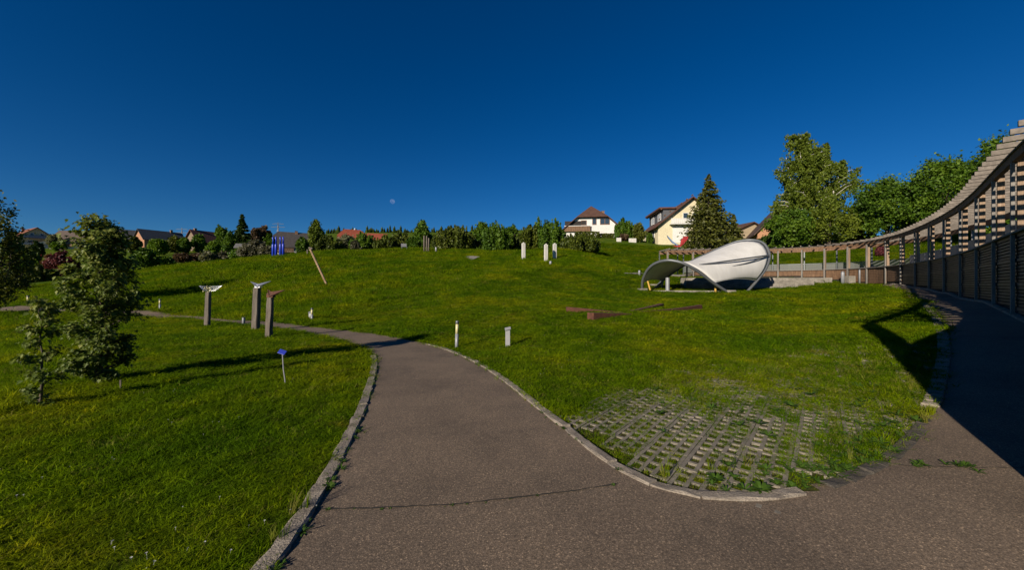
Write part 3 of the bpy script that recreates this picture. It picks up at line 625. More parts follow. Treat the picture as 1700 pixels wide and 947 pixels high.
# slab of the stage
sa, sb, sc2, sd = (cz(255, 876, 30.0), cz(775, 888, 27.4), cz(900, 880, 31.0), cz(420, 866, 33.0)); zt = max(sa.z, sb.z) + .05
STG = MB().slab([(p.x, p.y, zt - .35) for p in (sa, sb, sc2, sd)], (0, 0, .35)).build('stage_slab', M['old_concrete'], bevel=.02, label='pale concrete stage slab under the white canopy', cat='stage')
# seating steps behind the stage, curved with the pergola
STEPS = empty('seating_steps', (0, 0, 0), label='rows of grey concrete seating steps behind the canopy', cat='steps')
for kx, (x0, x1, y0, z0, z1) in enumerate([(1139, 1382, 461.5, 465.5, 36.6), (1139, 1352, 466, 470.5, 35.6), (1139, 1325, 471, 475.5, 34.6), (1139, 1300, 476, 482, 33.6)]):
    n = 6; 
    for q in range(n):
        a = P(x0 + (x1 - x0) * q / n + .15, y0, z1); b = P(x0 + (x1 - x0) * (q + 1) / n - .15, y0, z1); h = (z0 - y0) / 680 * z1 + .35
        MB().box(((a[0] + b[0]) / 2, a[1] + .55, a[2] - h / 2), (b[0] - a[0], 1.1, h)).build('step_block', M['old_concrete'], STEPS, bevel=.015)
# ------------------------------------------------------------------ posts with birds
def wood_post(w, h, lean, seed):
    rd = random.Random(seed); mb = MB(); n = 5; V = []
    for i in range(n + 1):
        t = i / n; ww = w * (1.05 - .12 * t) / 2
        for a, b in ((-1, -.8), (-.8, -1), (.8, -1), (1, -.8), (1, .8), (.8, 1), (-.8, 1), (-1, .8)): V.append((a * ww + lean * t + rd.uniform(-.006, .006), b * ww + rd.uniform(-.006, .006), h * t - (.1 if i == 0 else 0)))
    return mb.add(V, [(i * 8 + k, i * 8 + (k + 1) % 8, (i + 1) * 8 + (k + 1) % 8, (i + 1) * 8 + k) for i in range(n) for k in range(8)] + [tuple(range(7, -1, -1)), tuple(n * 8 + k for k in range(8))])
def plate(mb, tri, th=.012): 
    a, b, c = (Vector(p) for p in tri); nrm = (b - a).cross(c - a).normalized() * th; return mb.slab([a, b, c], nrm)
def bird(root, zt, x0, sl, sr, lz, rz, mat, body):
    # folded plates: two wings rising from a keel
    for nm, sx, zz in (('wing', -sl, lz), ('wing', sr, rz)):
        mb = MB(); plate(mb, [(x0, -.10, zt + .02), (x0 + sx, .02, zt + zz), (x0, .0, zt + body)]); plate(mb, [(x0, .10, zt + .02), (x0 + sx, .03, zt + zz), (x0, .0, zt + body)])
        plate(mb, [(x0 - math.copysign(.10, sx), -.02, zt + .01), (x0 + sx, .02, zt + zz), (x0, -.11, zt + .03)])
        mb.build(nm, mat, root)
    mb = MB(); mb.hexa([(x0 - .10, -.09, zt), (x0 + .10, -.09, zt), (x0 - .10, .09, zt), (x0 + .10, .09, zt), (x0 - .12, -.03, zt + body * .8), (x0 + .09, -.03, zt + body), (x0 - .12, .03, zt + body * .8), (x0 + .09, .03, zt + body)]); mb.build('body', mat, root)
def at_px(px, py): 
    p = G([(px, py)])[0]; return Vector((p[0], p[1], g1(*p)))
def scl_at(p): return p.y / F   # metres per photograph pixel
b1 = at_px(344, 542); m1 = scl_at(b1)
e1 = empty('bird_post', b1, 0, 'weathered wooden post topped by an openwork bird with yellow bits', 'sculpture', 'posts topped with birds')
wood_post(6.7 * m1, 57 * m1, 2 * m1, 1).build('post', M['oldwood'], e1)
zt = 57 * m1; mb = MB()
for sx in (-1, 1):
    tip = Vector((2.5 * m1 + sx * (16 if sx < 0 else 22) * m1, 0, zt + 10 * m1)); root_ = Vector((2.5 * m1, 0, zt + .02)); low_ = Vector((2.5 * m1 + sx * 3 * m1, -.05, zt))
    for q in range(5):
        a = root_.lerp(Vector((2.5 * m1, .02, zt + 9 * m1)), q / 4); mb.tube([a + Vector((sx * .02, 0, 0)), a.lerp(tip, .55) + Vector((0, 0, -.02 * (4 - q))), tip], .006, 5)
    for q in range(1, 5): mb.tube([low_.lerp(tip, q / 5), Vector((2.5 * m1, .02, zt + 8 * m1)).lerp(tip, q / 5)], .005, 5)
mb.build('wire_wings', M['bright'], e1)
mb = MB()
for q in range(26):
    c = Vector((2.5 * m1 + random.gauss(0, 4 * m1), random.gauss(0, .03), zt + random.uniform(.5, 9) * m1)); mb.tube([c, c + Vector((random.uniform(-.04, .04), random.uniform(-.02, .02), random.uniform(-.05, .05)))], .016, 5)
mb.build('yellow_bits', M['lampglass'], e1)
b2 = at_px(424, 549); m2 = scl_at(b2)
e2 = empty('bird_post', b2, 0, 'tallest wooden post topped by a shiny folded steel bird', 'sculpture', 'posts topped with birds')
wood_post(9.2 * m2, 71 * m2, 3 * m2, 2).build('post', M['oldwood'], e2); bird(e2, 71 * m2, 5 * m2, 14 * m2, 20 * m2, 10 * m2, 11 * m2, M['bright'], 6 * m2)
b3 = at_px(446, 561); m3 = scl_at(b3)
e3 = empty('bird_post', b3, 0, 'short wooden post topped by a rusty folded steel bird', 'sculpture', 'posts topped with birds')
wood_post(8.5 * m3, 67 * m3, 3 * m3, 3).build('post', M['oldwood'], e3); bird(e3, 67 * m3, 4 * m3, 7 * m3, 22 * m3, 13 * m3, 12 * m3, M['rust'], 9 * m3)
# sign stalk with a blue plate
b = at_px(474, 639); m = scl_at(b)
e = empty('plaque_stand', b, 0, 'small tilted blue plaque on a thin bent metal stalk', 'sign')
MB().tube([(0, 0, -.1), (-.01, 0, 8 * m), (-3.5 * m, 0, 25 * m), (-5 * m, 0, 51 * m)], .009, 6).build('stalk', M['palegrey'], e)
MB().box((-5.5 * m, 0, 54 * m), (12 * m, .012, 8 * m), M=Matrix.Rotation(R(18), 3, 'Y') @ Matrix.Rotation(R(-42), 3, 'X')).build('plaque', M['signblue'], e, bevel=.004)
# ------------------------------------------------------------------ bollards
def bollard(px, py, top, w, label, kind='lamp', lean=0, name='bollard', y680=None):
    b = at_px(px, py) if y680 is None else Vector(P(px, py, y680)); m = scl_at(b); h = (py - top) * m; r_ = w * m / 2
    e = empty(name, b, 0, label, 'bollard', 'bollards and posts on the lawn')
    if kind == 'lamp':
        MB().tube([(0, 0, -.15), (lean * .5, 0, h * .52)], r_, 12).build('shaft', M['paintgrey'], e, True); MB().tube([(lean * .5, 0, h * .52), (lean * .9, 0, h * .88)], r_ * .92, 12).build('light_panel', M['lampglass'], e, True); MB().tube([(lean * .9, 0, h * .88), (lean, 0, h * .985), (lean, 0, h)], [r_, r_, r_ * .8], 12).build('cap', M['steel'], e, True)
    elif kind == 'box':
        MB().box((0, 0, h * .44), (w * m * .9, w * m * .55, h * 1.0)).build('pedestal', M['palegrey'], e, bevel=.006)
        MB().box((.0, -.01, h * .97), (w * m * 1.15, w * m * 1.0, .018), M=Matrix.Rotation(R(-12), 3, 'Y') @ Matrix.Rotation(R(20), 3, 'X')).build('desk_top', M['palegrey'], e)
    else:
        MB().tube([(0, 0, -.1), (0, 0, h * .93), (0, 0, h)], [r_, r_, r_ * .85], 12).build('shaft', M['paintgrey'], e, True); MB().tube([(0, 0, h), (0, 0, h * 1.06)], r_ * 1.06, 12).build('cap', M['steel'], e)
    return e
bollard(758, 578, 533, 5.5, 'grey cylindrical bollard lamp with pale light strip beside the path', 'lamp', .02)
bollard(843, 576, 545, 8.5, 'pale grey metal pedestal with a tilted top on the lawn', 'box')
bollard(518, 533.5, 512, 3.5, 'slim bollard lamp with yellow light strip where the path turns left', 'lamp')
bollard(515, 532, 518, 4.5, 'small grey box standing against a yellow striped bollard lamp', 'box')
bollard(404.5, 540, 528, 4.5, 'short plain grey bollard between the wooden bird posts', 'plain')
bollard(265.5, 514, 497, 2.8, 'thin pale bollard lamp beyond the left path', 'lamp')
bollard(46.5, 508, 491, 3, 'bollard lamp at the far left path bend', 'lamp')
bollard(724, 420, 411, 3.2, 'small grey bollard on the mound beside three thin wooden posts', 'plain')
bollard(914, 441, 434, 4.4, 'stubby grey bollard in front of the white pillars', 'plain')
bollard(1061.5, 458, 449.5, 3.6, 'small pale bollard left of the white canopy', 'plain')
bollard(1399, 472, 452, 5, 'grey cylinder bollard standing near the concrete steps', 'plain')
bollard(1427, 471.5, 449, 2.6, 'thin grey post right of a concrete block', 'plain')
p = at_px(1411, 471.5); MB().box((0, 0, .3), (.55, .5, .75)).build('concrete_block', M['old_concrete'], bevel=.02, label='squat concrete block between two grey posts', cat='block').location = p
# ------------------------------------------------------------------ rusty wedge beams sunk into the lawn
def wedge(label, tail, head, wpx, hpx):
    a = at_px(*tail); b = at_px(*head); m = scl_at(b); d = (b - a); d.z = 0; L = d.length; d.normalize(); nrm = Vector((-d.y, d.x, 0)); V = []; n = 8
    for i in range(n + 1):
        t = i / n; p = a + d * L * t; zb = g1(p.x, p.y) - .08; zt = zb + .08 + .05 + hpx * m * t ** 1.35; w = wpx * m * .5
        V += [tuple(p - nrm * w - a)[:2] + (zb - a.z,), tuple(p + nrm * w - a)[:2] + (zb - a.z,), tuple(p + nrm * w - a)[:2] + (zt - a.z,), tuple(p - nrm * w - a)[:2] + (zt - a.z,)]
    mb = MB().add(V, [(i * 4 + k, i * 4 + (k + 1) % 4, (i + 1) * 4 + (k + 1) % 4, (i + 1) * 4 + k) for i in range(n) for k in range(4)] + [(3, 2, 1, 0), tuple(n * 4 + k for k in range(4))])
    o = mb.build('rusty_beam', M['rust'], bevel=.008, label=label, cat='sculpture', group='rusty beams rising from the lawn'); o.location = a
wedge('leftmost rusty steel beam rising out of the lawn', (1035, 521), (940, 519), 7, 7)
wedge('nearest rusty steel beam rising towards the path', (1044, 523), (980, 532), 14, 10)
wedge('farthest rusty steel beam rising away from the path', (1048, 518), (1098, 511), 8, 5)
wedge('rightmost rusty steel beam rising towards the pavers', (1060, 519), (1163, 515), 6, 7)
# ------------------------------------------------------------------ sculptures on the mound
b = at_px(543, 474); m = scl_at(b); t = Vector(((515 - 850) / F * b.y, b.y, EYE - (414 - HY) / F * b.y)) - b
e = empty('notched_pole', b, 0, 'leaning notched wooden pole with a small head on the mound', 'sculpture'); pts_ = []; rad = []
for i in range(15):
    for f, rr_ in ((.02, 1.35), (.95, 2.15)): pts_.append(t * ((i + f) / 15)); rad.append(rr_ * m)
MB().tube(pts_, rad, 8).build('pole', surf('pale_carved_wood', [(.3, (.20, .12, .07)), (.7, (.42, .29, .18))], 5, .8), e)
MB().box(t + Vector((1 * m, 0, 1.5 * m)), (7 * m, 3.4 * m, 3 * m), M=Matrix.Rotation(R(12), 3, 'Y')).build('head', M['oldwood'], e, bevel=.03)
MB().box(t + Vector((-4.5 * m, 0, -4 * m)), (2.0 * m, 2.4 * m, 7 * m)).build('hanging_block', M['oldwood'], e, bevel=.02)
for i, (px, dy, lab) in enumerate([(453.3, 0, 'leftmost of the four tall blue columns'), (458.2, .6, 'second blue column from the left of the four'), (465.6, -.6, 'third blue column from the left of the four'), (470.3, 0, 'rightmost of the four tall blue columns')]):
    q = P(px, 428, 50 + dy); q[2] = g1(q[0], q[1]); q = Vector(q); m = q.y / F; h = q.z; H = EYE + (HY - 393) * m - h; w = 2.0 * m
    e = empty('blue_column', q, 0, lab, 'sculpture', 'four blue columns on the mound')
    MB().tube([(0, 0, -.2), (0, 0, H * .60), (0, 0, H * .66)], [w, w * .95, w * .62], 12).build('shaft', M['blue'], e, True)
    MB().tube([(0, 0, H * .655), (.02, 0, H * .84), (-.01, 0, H * .93), (0, 0, H)], [w * .62, w * .5, w * .72, w * .3], 12).build('neck', M['blue'], e, True)
for i, (px, top, by, lab) in enumerate([(704.4, 391.5, 416, 'left post of three thin wooden posts on the mound'), (708.3, 392, 418, 'middle post of three thin wooden posts on the mound'), (711.4, 395.5, 416, 'shortest right post of three thin wooden posts on the mound')]):
    q = P(px, by, 55); q[2] = g1(q[0], q[1]); q = Vector(q); m = q.y / F; H = EYE + (HY - top) * m - q.z
    o = MB().tube([(0, 0, -.2), (.02 * (i - 1), 0, H * .5), (.03 * (i - 1), .01, H)], [1.35 * m, 1.2 * m, 1.0 * m], 8).build('wooden_post', M['oldwood'], None, True, label=lab, cat='post', group='three wooden posts'); o.location = q
for px, top, by, yy, lab in [(869, 402.7, 427, 46, 'white stone pillar standing alone left of its pair'), (906.4, 405, 433.5, 43.5, 'white slatted stone pillar left of the pair and nearest the bollard'), (920.8, 404, 430, 45, 'rightmost white stone pillar of the three')]:
    q = P(px, by, yy); q[2] = g1(q[0], q[1]); q = Vector(q); m = q.y / F; H = EYE + (HY - top) * m - q.z; e = empty('stone_pillar', q, R(12), lab, 'sculpture', 'three white pillars')
    for k in (-1, 0, 1): MB().box((k * 2.0 * m, .03 * k, H / 2 - .1 - .05 * abs(k)), (1.65 * m, 4.4 * m, H + .2 - .1 * abs(k))).build('slab', M['white'], e, bevel=.01)
# bench
q = P(671, 417, 57); q[2] = g1(q[0], q[1]); m = q[1] / F; e = empty('park_bench', q, R(25), 'pale bench half hidden by the shrubs on the mound', 'bench')
for k in range(3): MB().box((0, -.2 + .17 * k, .45), (.75, .14, .04)).build('seat_slat', M['palegrey'], e)
for k in range(3): MB().box((0, .30 + .03 * k, .6 + .14 * k), (.75, .03, .11)).build('back_slat', M['palegrey'], e)
for k in (-.32, .32): MB().box((k, 0, .2), (.06, .5, .5)).build('leg', M['steel'], e)
# bare patch and paved strip
def patch(name, pix, mat, label, up=.02):
    o = G(pix); c = o.mean(0); rg = []
    for k in range(1, 7): rg.append(c + (o - c) * k / 6)
    V = [(*c, g1(*c) + up)] + [(*p, g1(*p) + up) for ring in rg for p in ring]; n = len(o)
    Fc = [(0, 1 + i, 1 + (i + 1) % n) for i in range(n)] + [(1 + k * n + i, 1 + (k + 1) * n + i, 1 + (k + 1) * n + (i + 1) % n, 1 + k * n + (i + 1) % n) for k in range(5) for i in range(n)]
    return MB().add(V, Fc).build(name, M[mat], None, label=label, kind='structure')
patch('gravel_patch', [(772, 428), (779, 427), (790, 427), (797, 428.5), (790, 431), (784, 434), (778, 432)], 'old_concrete', 'bare gravel patch on the mound', .14)
patch('paved_strip', [(1036, 456), (1060, 457), (1100, 458.5), (1148, 460), (1148, 458.6), (1100, 457), (1060, 455.6), (1036, 454.8)], 'old_concrete', 'narrow paved strip behind the canopy', .10)
# blue and red propeller shaped sculpture beside the pergola end
q = P(1125, 414, 46); q[2] = g1(q[0], q[1]); m = q[1] / F; top = EYE + (HY - 411) * m - q[2]
e = empty('wing_sculpture', q, 0, 'blue and red wing shaped sculpture behind the pergola end', 'sculpture')
MB().tube([(0, 0, -.2), (0, 0, top)], .06, 8).build('mast', M['steel'], e)
MB().slab([(6 * m, 0, top), (1 * m, 0, top + 1 * m), (-16.5 * m, .1, top + 20 * m), (-15 * m, .1, top + 16 * m), (-8 * m, .05, top + 7 * m)], (.02, .25, .05)).build('blade', plain('steel_blue', (.13, .20, .33), .4), e, label='blue wing')
MB().slab([(-8 * m, 0, top + 1.5 * m), (4 * m, 0, top + .5 * m), (11 * m, .1, top + 6 * m), (18 * m, .2, top + 14 * m), (19 * m, .2, top + 18.5 * m), (12 * m, .15, top + 18 * m), (7 * m, .1, top + 12 * m), (5 * m, 0, top + 4 * m)], (.02, .2, .04)).build('blade', M['redpaint'], e, label='red wing')
# stake beside the maple, dark shrub remains
p = at_px(200, 648); MB().box((0, 0, .06), (.02, .015, .2), .4).build('stake', M['oldwood'], label='tiny pale wooden stake right of the young maple', cat='stake').location = p

# ------------------------------------------------------------------ trees
def leaves_mesh(name, C, size, droop=0., aspect=1.5, seed=0, tint=None, outward=None):
    "one folded diamond per leaf (or leaf spray)"
    rg = np.random.default_rng(seed); n = len(C); a = rg.normal(size=(n, 3)); a[:, 2] = a[:, 2] * .6 - droop; 
    if outward is not None: a = a * .8 + outward
    a /= np.linalg.norm(a, axis=1)[:, None]; b = np.cross(a, rg.normal(size=(n, 3))); b /= np.linalg.norm(b, axis=1)[:, None]
    size = np.asarray(size) * rg.uniform(.7, 1.3, n); L = (a * size[:, None] * aspect / 2); Wd = b * size[:, None] / 2; c = np.cross(a, b) * size[:, None] * .12
    V = np.stack([C - L, C + Wd + c, C + L, C - Wd + c], 1).reshape(-1, 3); Fc = np.arange(4 * n).reshape(n, 4)
    return np_mesh(name, V, Fc, False, rg.uniform(0, 1, n) * .7 + .3 * rg.uniform(0, 1) if tint is None else tint)
def limb(mb, a, b, r0, r1, bend, rd, n=4, k=6):
    a = Vector(a); b = Vector(b); pts = []
    for i in range(n + 1):
        t = i / n; p = a.lerp(b, t); p += Vector((rd.uniform(-1, 1), rd.uniform(-1, 1), rd.uniform(-.3, .5))) * bend * math.sin(math.pi * t); pts.append(p)
    mb.tube(pts, [r0 + (r1 - r0) * i / n for i in range(n + 1)], k, False); return pts
LM = {
 'green': leafmat('leaf_green', (0.0319, 0.0725, 0.0052), (0.0653, 0.1305, 0.0087), (0.1160, 0.1885, 0.0139)),
 'bright': leafmat('leaf_bright', (0.0540, 0.1140, 0.0058), (0.1020, 0.1800, 0.0086), (0.1560, 0.2280, 0.0144)),
 'olive': leafmat('leaf_olive', (0.0420, 0.0576, 0.0072), (0.0840, 0.1020, 0.0130), (0.1320, 0.1440, 0.0216)),
 'dark': leafmat('leaf_dark', (0.0156, 0.0338, 0.0047), (0.0312, 0.0598, 0.0078), (0.0650, 0.1014, 0.0125), .2),
 'conifer': leafmat('needle', (0.0230, 0.0299, 0.0041), (0.0552, 0.0644, 0.0083), (0.1092, 0.1127, 0.0152), .15),
 'juniper': leafmat('juniper', (0.0253, 0.0414, 0.0041), (0.0598, 0.0828, 0.0069), (0.1092, 0.1288, 0.0110), .2),
 'purple': leafmat('leaf_purple', (.045, .010, .014), (.10, .022, .028), (.16, .045, .05)),
 'pale': leafmat('leaf_pale', (.09, .10, .05), (.15, .155, .085), (.22, .22, .14)),
 'grey': leafmat('leaf_grey', (.06, .062, .036), (.11, .108, .068), (.17, .16, .11)),
 'brown': leafmat('leaf_brown', (.05, .030, .016), (.09, .055, .03), (.13, .09, .05)),
 'birch': leafmat('leaf_birch', (0.0455, 0.0754, 0.0062), (0.0910, 0.1300, 0.0109), (0.1495, 0.1885, 0.0172)),
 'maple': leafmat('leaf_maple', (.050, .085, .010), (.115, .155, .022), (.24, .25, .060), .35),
}
def tree(name, label, loc, h, hw, kind, leaf, cat='tree', group=None, seed=0, dens=1., lsz=.3, trunk=.25, clear=.15, bark='bark'):
    rd = random.Random(seed); rg = np.random.default_rng(seed); e = empty(name, loc, 0, label, cat, group); mb = MB()
    if kind == 'round':
        ctr = h * (clear + (1 - clear) / 2); rz_ = h * (1 - clear) / 2; top = (rd.uniform(-.1, .1) * hw, rd.uniform(-.1, .1) * hw, h * .8)
        limb(mb, (0, 0, -.3), top, trunk, trunk * .25, .15, rd, 5, 7); ncl = int(60 * dens); d = rg.normal(size=(ncl, 3)); d /= np.linalg.norm(d, axis=1)[:, None]
        lob = 1 + .16 * np.sin(d @ rg.normal(size=3) * 5 + 1) + .12 * np.sin(d @ rg.normal(size=3) * 8); rr_ = np.minimum(rg.uniform(.35, 1, ncl) ** .5 * lob, 1.04)
        shp = np.array([hw, hw, rz_]); C = d * rr_[:, None] * shp * .86 + [0, 0, ctr]; C[:, :2] *= (1 - .28 * np.clip((C[:, 2:] - ctr) / rz_, -.2, 1))
        for q in C[:: max(1, ncl // 22)]: limb(mb, (0, 0, rd.uniform(clear, .55) * h), q, trunk * .3, .02, .2, rd, 3, 5)
        m_ = int(150); P3 = np.repeat(C, m_, 0) + rg.normal(size=(ncl * m_, 3)) * np.array([.13 * hw, .13 * hw, .12 * rz_]) * rg.uniform(.4, 1.1, (ncl * m_, 1))
        tint = np.clip(np.repeat(rg.uniform(.1, .9, ncl), m_) + rg.normal(0, .18, ncl * m_), 0, 1)
        cm = leaves_mesh('crown', P3, np.full(len(P3), lsz), -.3, 1.6, seed, tint)
    elif kind == 'conifer':
        limb(mb, (0, 0, -.3), (0, 0, h * .97), trunk, .02, .0, rd, 4, 7); P3 = []; out = []
        nw = int(26 * dens)
        for i in range(nw):
            t = (i + rd.random()) / nw; z = h * (.06 + .93 * t); L = hw * (1 - t) ** .85 * rd.uniform(.85, 1.15) + .02 * h * (1 - t)
            for k in range(max(5, int(11 * (1 - t) + 4))):
                a = rd.uniform(0, 6.283); Lk = L * rd.uniform(.65, 1.22); tipz = z - Lk * .18 + Lk * rd.uniform(-.12, .14); dx, dy = math.cos(a), math.sin(a)
                if k % 3 == 0: mb.tube([(0, 0, z), (dx * Lk * .9, dy * Lk * .9, tipz)], [.04, .012], 4, False)
                m_ = int(16 + 18 * Lk / hw); f = rg.uniform(.15, 1, m_) ** .8; q = np.stack([dx * Lk * f, dy * Lk * f, z + (tipz - z) * f ** 1.5], 1) + rg.normal(size=(m_, 3)) * np.array([.10, .10, .07]) * max(.4, Lk) * .9
                P3.append(q); out.append(np.repeat([[dx, dy, -.25]], m_, 0))
        P3 = np.concatenate(P3); out = np.concatenate(out); cm = leaves_mesh('crown', P3, np.full(len(P3), lsz), .2, 1.9, seed, np.clip(rg.normal(.5, .22, len(P3)), 0, 1), out)
    elif kind == 'plume':      # juniper like shrubs: many upright plumes
        limb(mb, (0, 0, -.2), (0, 0, h * .5), trunk, .03, .05, rd, 3, 6); hw *= 1.15; npl = int(64 * dens); P3 = []; tn = []
        for k in range(npl):
            a = rd.uniform(0, 6.283); f = rd.random() ** .55; bx, by = math.cos(a) * hw * .82 * f, math.sin(a) * hw * .82 * f; H = h * (1 - .42 * f ** 2) * rd.uniform(.74, 1.06); m_ = 95; t = rg.uniform(.03, 1, m_)
            sp_ = hw * .21 * (1 - t ** 2.2) + .03; ang_ = rg.uniform(0, 6.283, m_); q = np.stack([bx * (1 + .25 * t) + np.cos(ang_) * sp_ * rg.uniform(.3, 1, m_), by * (1 + .25 * t) + np.sin(ang_) * sp_ * rg.uniform(.3, 1, m_), t * H], 1); P3.append(q); tn.append(np.clip(rd.uniform(.2, .8) + rg.normal(0, .17, m_), 0, 1))
            if k % 6 == 0: mb.tube([(0, 0, .1), (bx, by, H * .6)], [.04, .015], 4, False)
        P3 = np.concatenate(P3); cm = leaves_mesh('crown', P3, np.full(len(P3), lsz), -.9, 1.9, seed, np.concatenate(tn))
    elif kind == 'birch':
        P3 = []; 
        for tr in range(6):
            bx, by = rd.uniform(-.35, .35) * hw, rd.uniform(-.2, .2) * hw; H = h * (.80, 1.0, .95, .88, .93, .74)[tr]; tx = (-.52, -.30, -.05, .15, .42, .58)[tr] * hw + rd.uniform(-.1, .1) * hw
            sp_ = limb(mb, (bx * .4, by * .4, -.3), (tx, by, H), trunk * .75, .03, .35, rd, 7, 7)
            for q in range(60):
                t = rd.uniform(.45, 1); i = min(int(t * 7), 6); s0 = sp_[i].lerp(sp_[i + 1], t * 7 - i) + Vector((rd.gauss(0, .05 * hw), rd.gauss(0, .05 * hw), rd.uniform(.1, .5))); m_ = 24; tt = rg.uniform(0, 1, m_); P3.append(np.stack([s0.x + rg.normal(0, .2, m_), s0.y + rg.normal(0, .2, m_), s0.z + .2 - tt * h * .09], 1))
            for k in range(24):
                t = rd.uniform(.14, .995); i = min(int(t * 7), 6); o = sp_[i].lerp(sp_[i + 1], t * 7 - i); a = rd.uniform(0, 6.283); L = hw * (.48 * (1.08 - t) + .14) * rd.uniform(.5, 1.2)
                tip = o + Vector((math.cos(a) * L, math.sin(a) * L, L * rd.uniform(.25, .6))); mid = o.lerp(tip, .55) + Vector((0, 0, .12 * L)); mb.tube([o, mid, tip], [.05, .03, .01], 5, False)
                for q in range(10):
                    f = rd.uniform(.3, 1.08); s0 = o.lerp(tip, f); drop = h * rd.uniform(.04, .15) * (1.2 - t * .5); m_ = 26; tt = rg.uniform(0, 1, m_); P3.append(np.stack([s0.x + rg.normal(0, .16, m_) + .1 * tt, s0.y + rg.normal(0, .16, m_), s0.z + .15 - tt * drop], 1))
        P3 = np.concatenate(P3); cm = leaves_mesh('crown', P3, np.full(len(P3), lsz), 1.2, 1.7, seed, np.clip(rg.normal(.5, .25, len(P3)), 0, 1))
    mb.build('trunk', M[bark], e, True); link('crown', cm, LM[leaf], e)
    return e
def plant(px, base, top, hwpx, y680, kind, leaf, label, name='tree', cat='tree', group=None, sink=0., **k):
    q = P(px, base, y680); q[2] = g1(q[0], q[1]) - sink; m = q[1] / F; h = EYE + (HY - top) * m - q[2]
    k.setdefault('lsz', max(.10, 2.3 * m)); k.setdefault('trunk', max(.04, .03 * h)); k['seed'] = int(abs(px) * 7 + y680)
    if h < .5: print('LOW', label, h)
    return tree(name, label, q, max(h, .6), hwpx * m, kind, leaf, cat, group, **k)
SH = dict(name='shrub', cat='shrub', clear=.0)
# right hand side, beyond the pergola
plant(1338, 400, 229, 84, 62, 'birch', 'birch', 'tall drooping birch with white stems behind the pergola', 'birch_tree', bark='birchbark', dens=1.2, lsz=.20, trunk=.2)
plant(1312, 405, 345, 38, 57, 'round', 'green', 'leafy low tree growing in front of the birch stems', lsz=.2, clear=.05, dens=1.3)
plant(1378, 405, 338, 42, 55, 'round', 'birch', 'small rounded tree between birch and the clipped round trees', lsz=.17, clear=.08, dens=1.3)
plant(1474, 410, 290, 52, 52, 'round', 'green', 'leftmost round crowned tree above the pergola roof', lsz=.19, clear=.1, dens=2.2, group='round trees above the pergola')
plant(1570, 410, 258, 56, 46, 'round', 'green', 'middle round crowned tree above the pergola roof', lsz=.18, clear=.1, dens=2.4, group='round trees above the pergola')
plant(1662, 420, 216, 58, 38, 'round', 'green', 'rightmost round crowned tree above the pergola roof', lsz=.165, clear=.1, dens=2.8, group='round trees above the pergola')
plant(1530, 412, 330, 36, 56, 'round', 'dark', 'dark tree filling the gap between the round crowned trees', lsz=.2, clear=.05, dens=1.2)
plant(1425, 418, 352, 24, 58, 'round', 'dark', 'dark slim tree left of the round crowned trees', lsz=.2, clear=.05)
plant(1462, 432, 408, 7, 45, 'round', 'purple', 'magenta flowering bush seen through the pergola', lsz=.12, **SH)
plant(1177, 408, 289, 45, 70, 'conifer', 'conifer', 'big dark conifer in front of the yellow house', 'conifer_tree', lsz=.26, dens=1.6)
plant(1218, 408, 356, 14, 71, 'conifer', 'conifer', 'small conifer leaning out right of the big conifer', 'conifer_tree', lsz=.24)
plant(1250, 405, 374, 9, 118, 'round', 'green', 'small tree between big conifer and birch', clear=.1)
plant(1290, 410, 385, 26, 64, 'round', 'dark', 'dark hedge bush below the brown roof by the birch', **SH)
plant(1099, 405, 371, 9.5, 84, 'round', 'green', 'green climber bush against the yellow house wall', **SH)
plant(1079, 405, 388, 4, 84, 'round', 'green', 'small bush under the yellow house window', **SH)
plant(1036, 404, 362, 14, 88, 'plume', 'green', 'leafy upright bush between white house and yellow house', dens=.9, **SH)
plant(1061, 404, 369, 11, 86, 'round', 'olive', 'reddish olive bush left of the yellow house', **SH)
plant(1036, 405, 388, 8, 86.5, 'round', 'brown', 'brown shrub below the upright bush', dens=.5, **SH)
# junipers and shrubs in the middle
plant(962, 424, 387, 29, 57, 'plume', 'juniper', 'wide low juniper right of the white pillars', dens=1.3, **SH)
plant(915, 417, 364, 22, 62, 'plume', 'green', 'tall bushy juniper behind the right white pillars', dens=1.1, **SH)
plant(880, 415, 372, 22, 64, 'plume', 'juniper', 'bushy juniper behind the single white pillar', dens=1.1, **SH)
plant(893, 414, 361, 8, 66, 'plume', 'green', 'narrow pointed juniper between two bushy junipers', dens=.6, **SH)
plant(848, 415, 372, 16, 67, 'round', 'green', 'round bush left of the juniper behind the single pillar', **SH)
plant(822, 419, 369, 20, 60, 'plume', 'green', 'pointed bright juniper at the edge of the mound', dens=1.1, **SH)
plant(801, 412, 367, 15, 80, 'round', 'green', 'round tree behind the pointed bright juniper', clear=.1)
plant(757, 416, 374, 31, 68, 'plume', 'juniper', 'broad golden green juniper in the middle of the row', dens=1.6, **SH)
plant(733, 417, 390, 15, 66, 'plume', 'juniper', 'low juniper right of the three thin wooden posts', dens=.8, **SH)
plant(702, 414, 368, 17, 84, 'round', 'green', 'round tree behind the three thin wooden posts', clear=.1)
plant(690, 417, 393, 14, 66, 'plume', 'green', 'low shrub left of the three thin wooden posts', dens=.7, **SH)
plant(667, 418, 384, 18, 68, 'plume', 'juniper', 'juniper behind the pale bench', dens=.9, **SH)
plant(640, 420, 390, 20, 64, 'plume', 'juniper', 'dense dark juniper left of the pale bench', dens=1., **SH)
plant(604, 418, 385, 20, 66, 'plume', 'green', 'pointed green shrub in front of the red roof', dens=1., **SH)
plant(576, 420, 388, 18, 68, 'round', 'pale', 'pale blossoming shrub left of the red roof', **SH)
plant(590, 422, 400, 9, 62, 'round', 'grey', 'grey leafless shrub in front of the red roof', dens=.6, **SH)
plant(548, 422, 391, 20, 66, 'plume', 'juniper', 'dark juniper right of the leaning notched pole', dens=1., **SH)
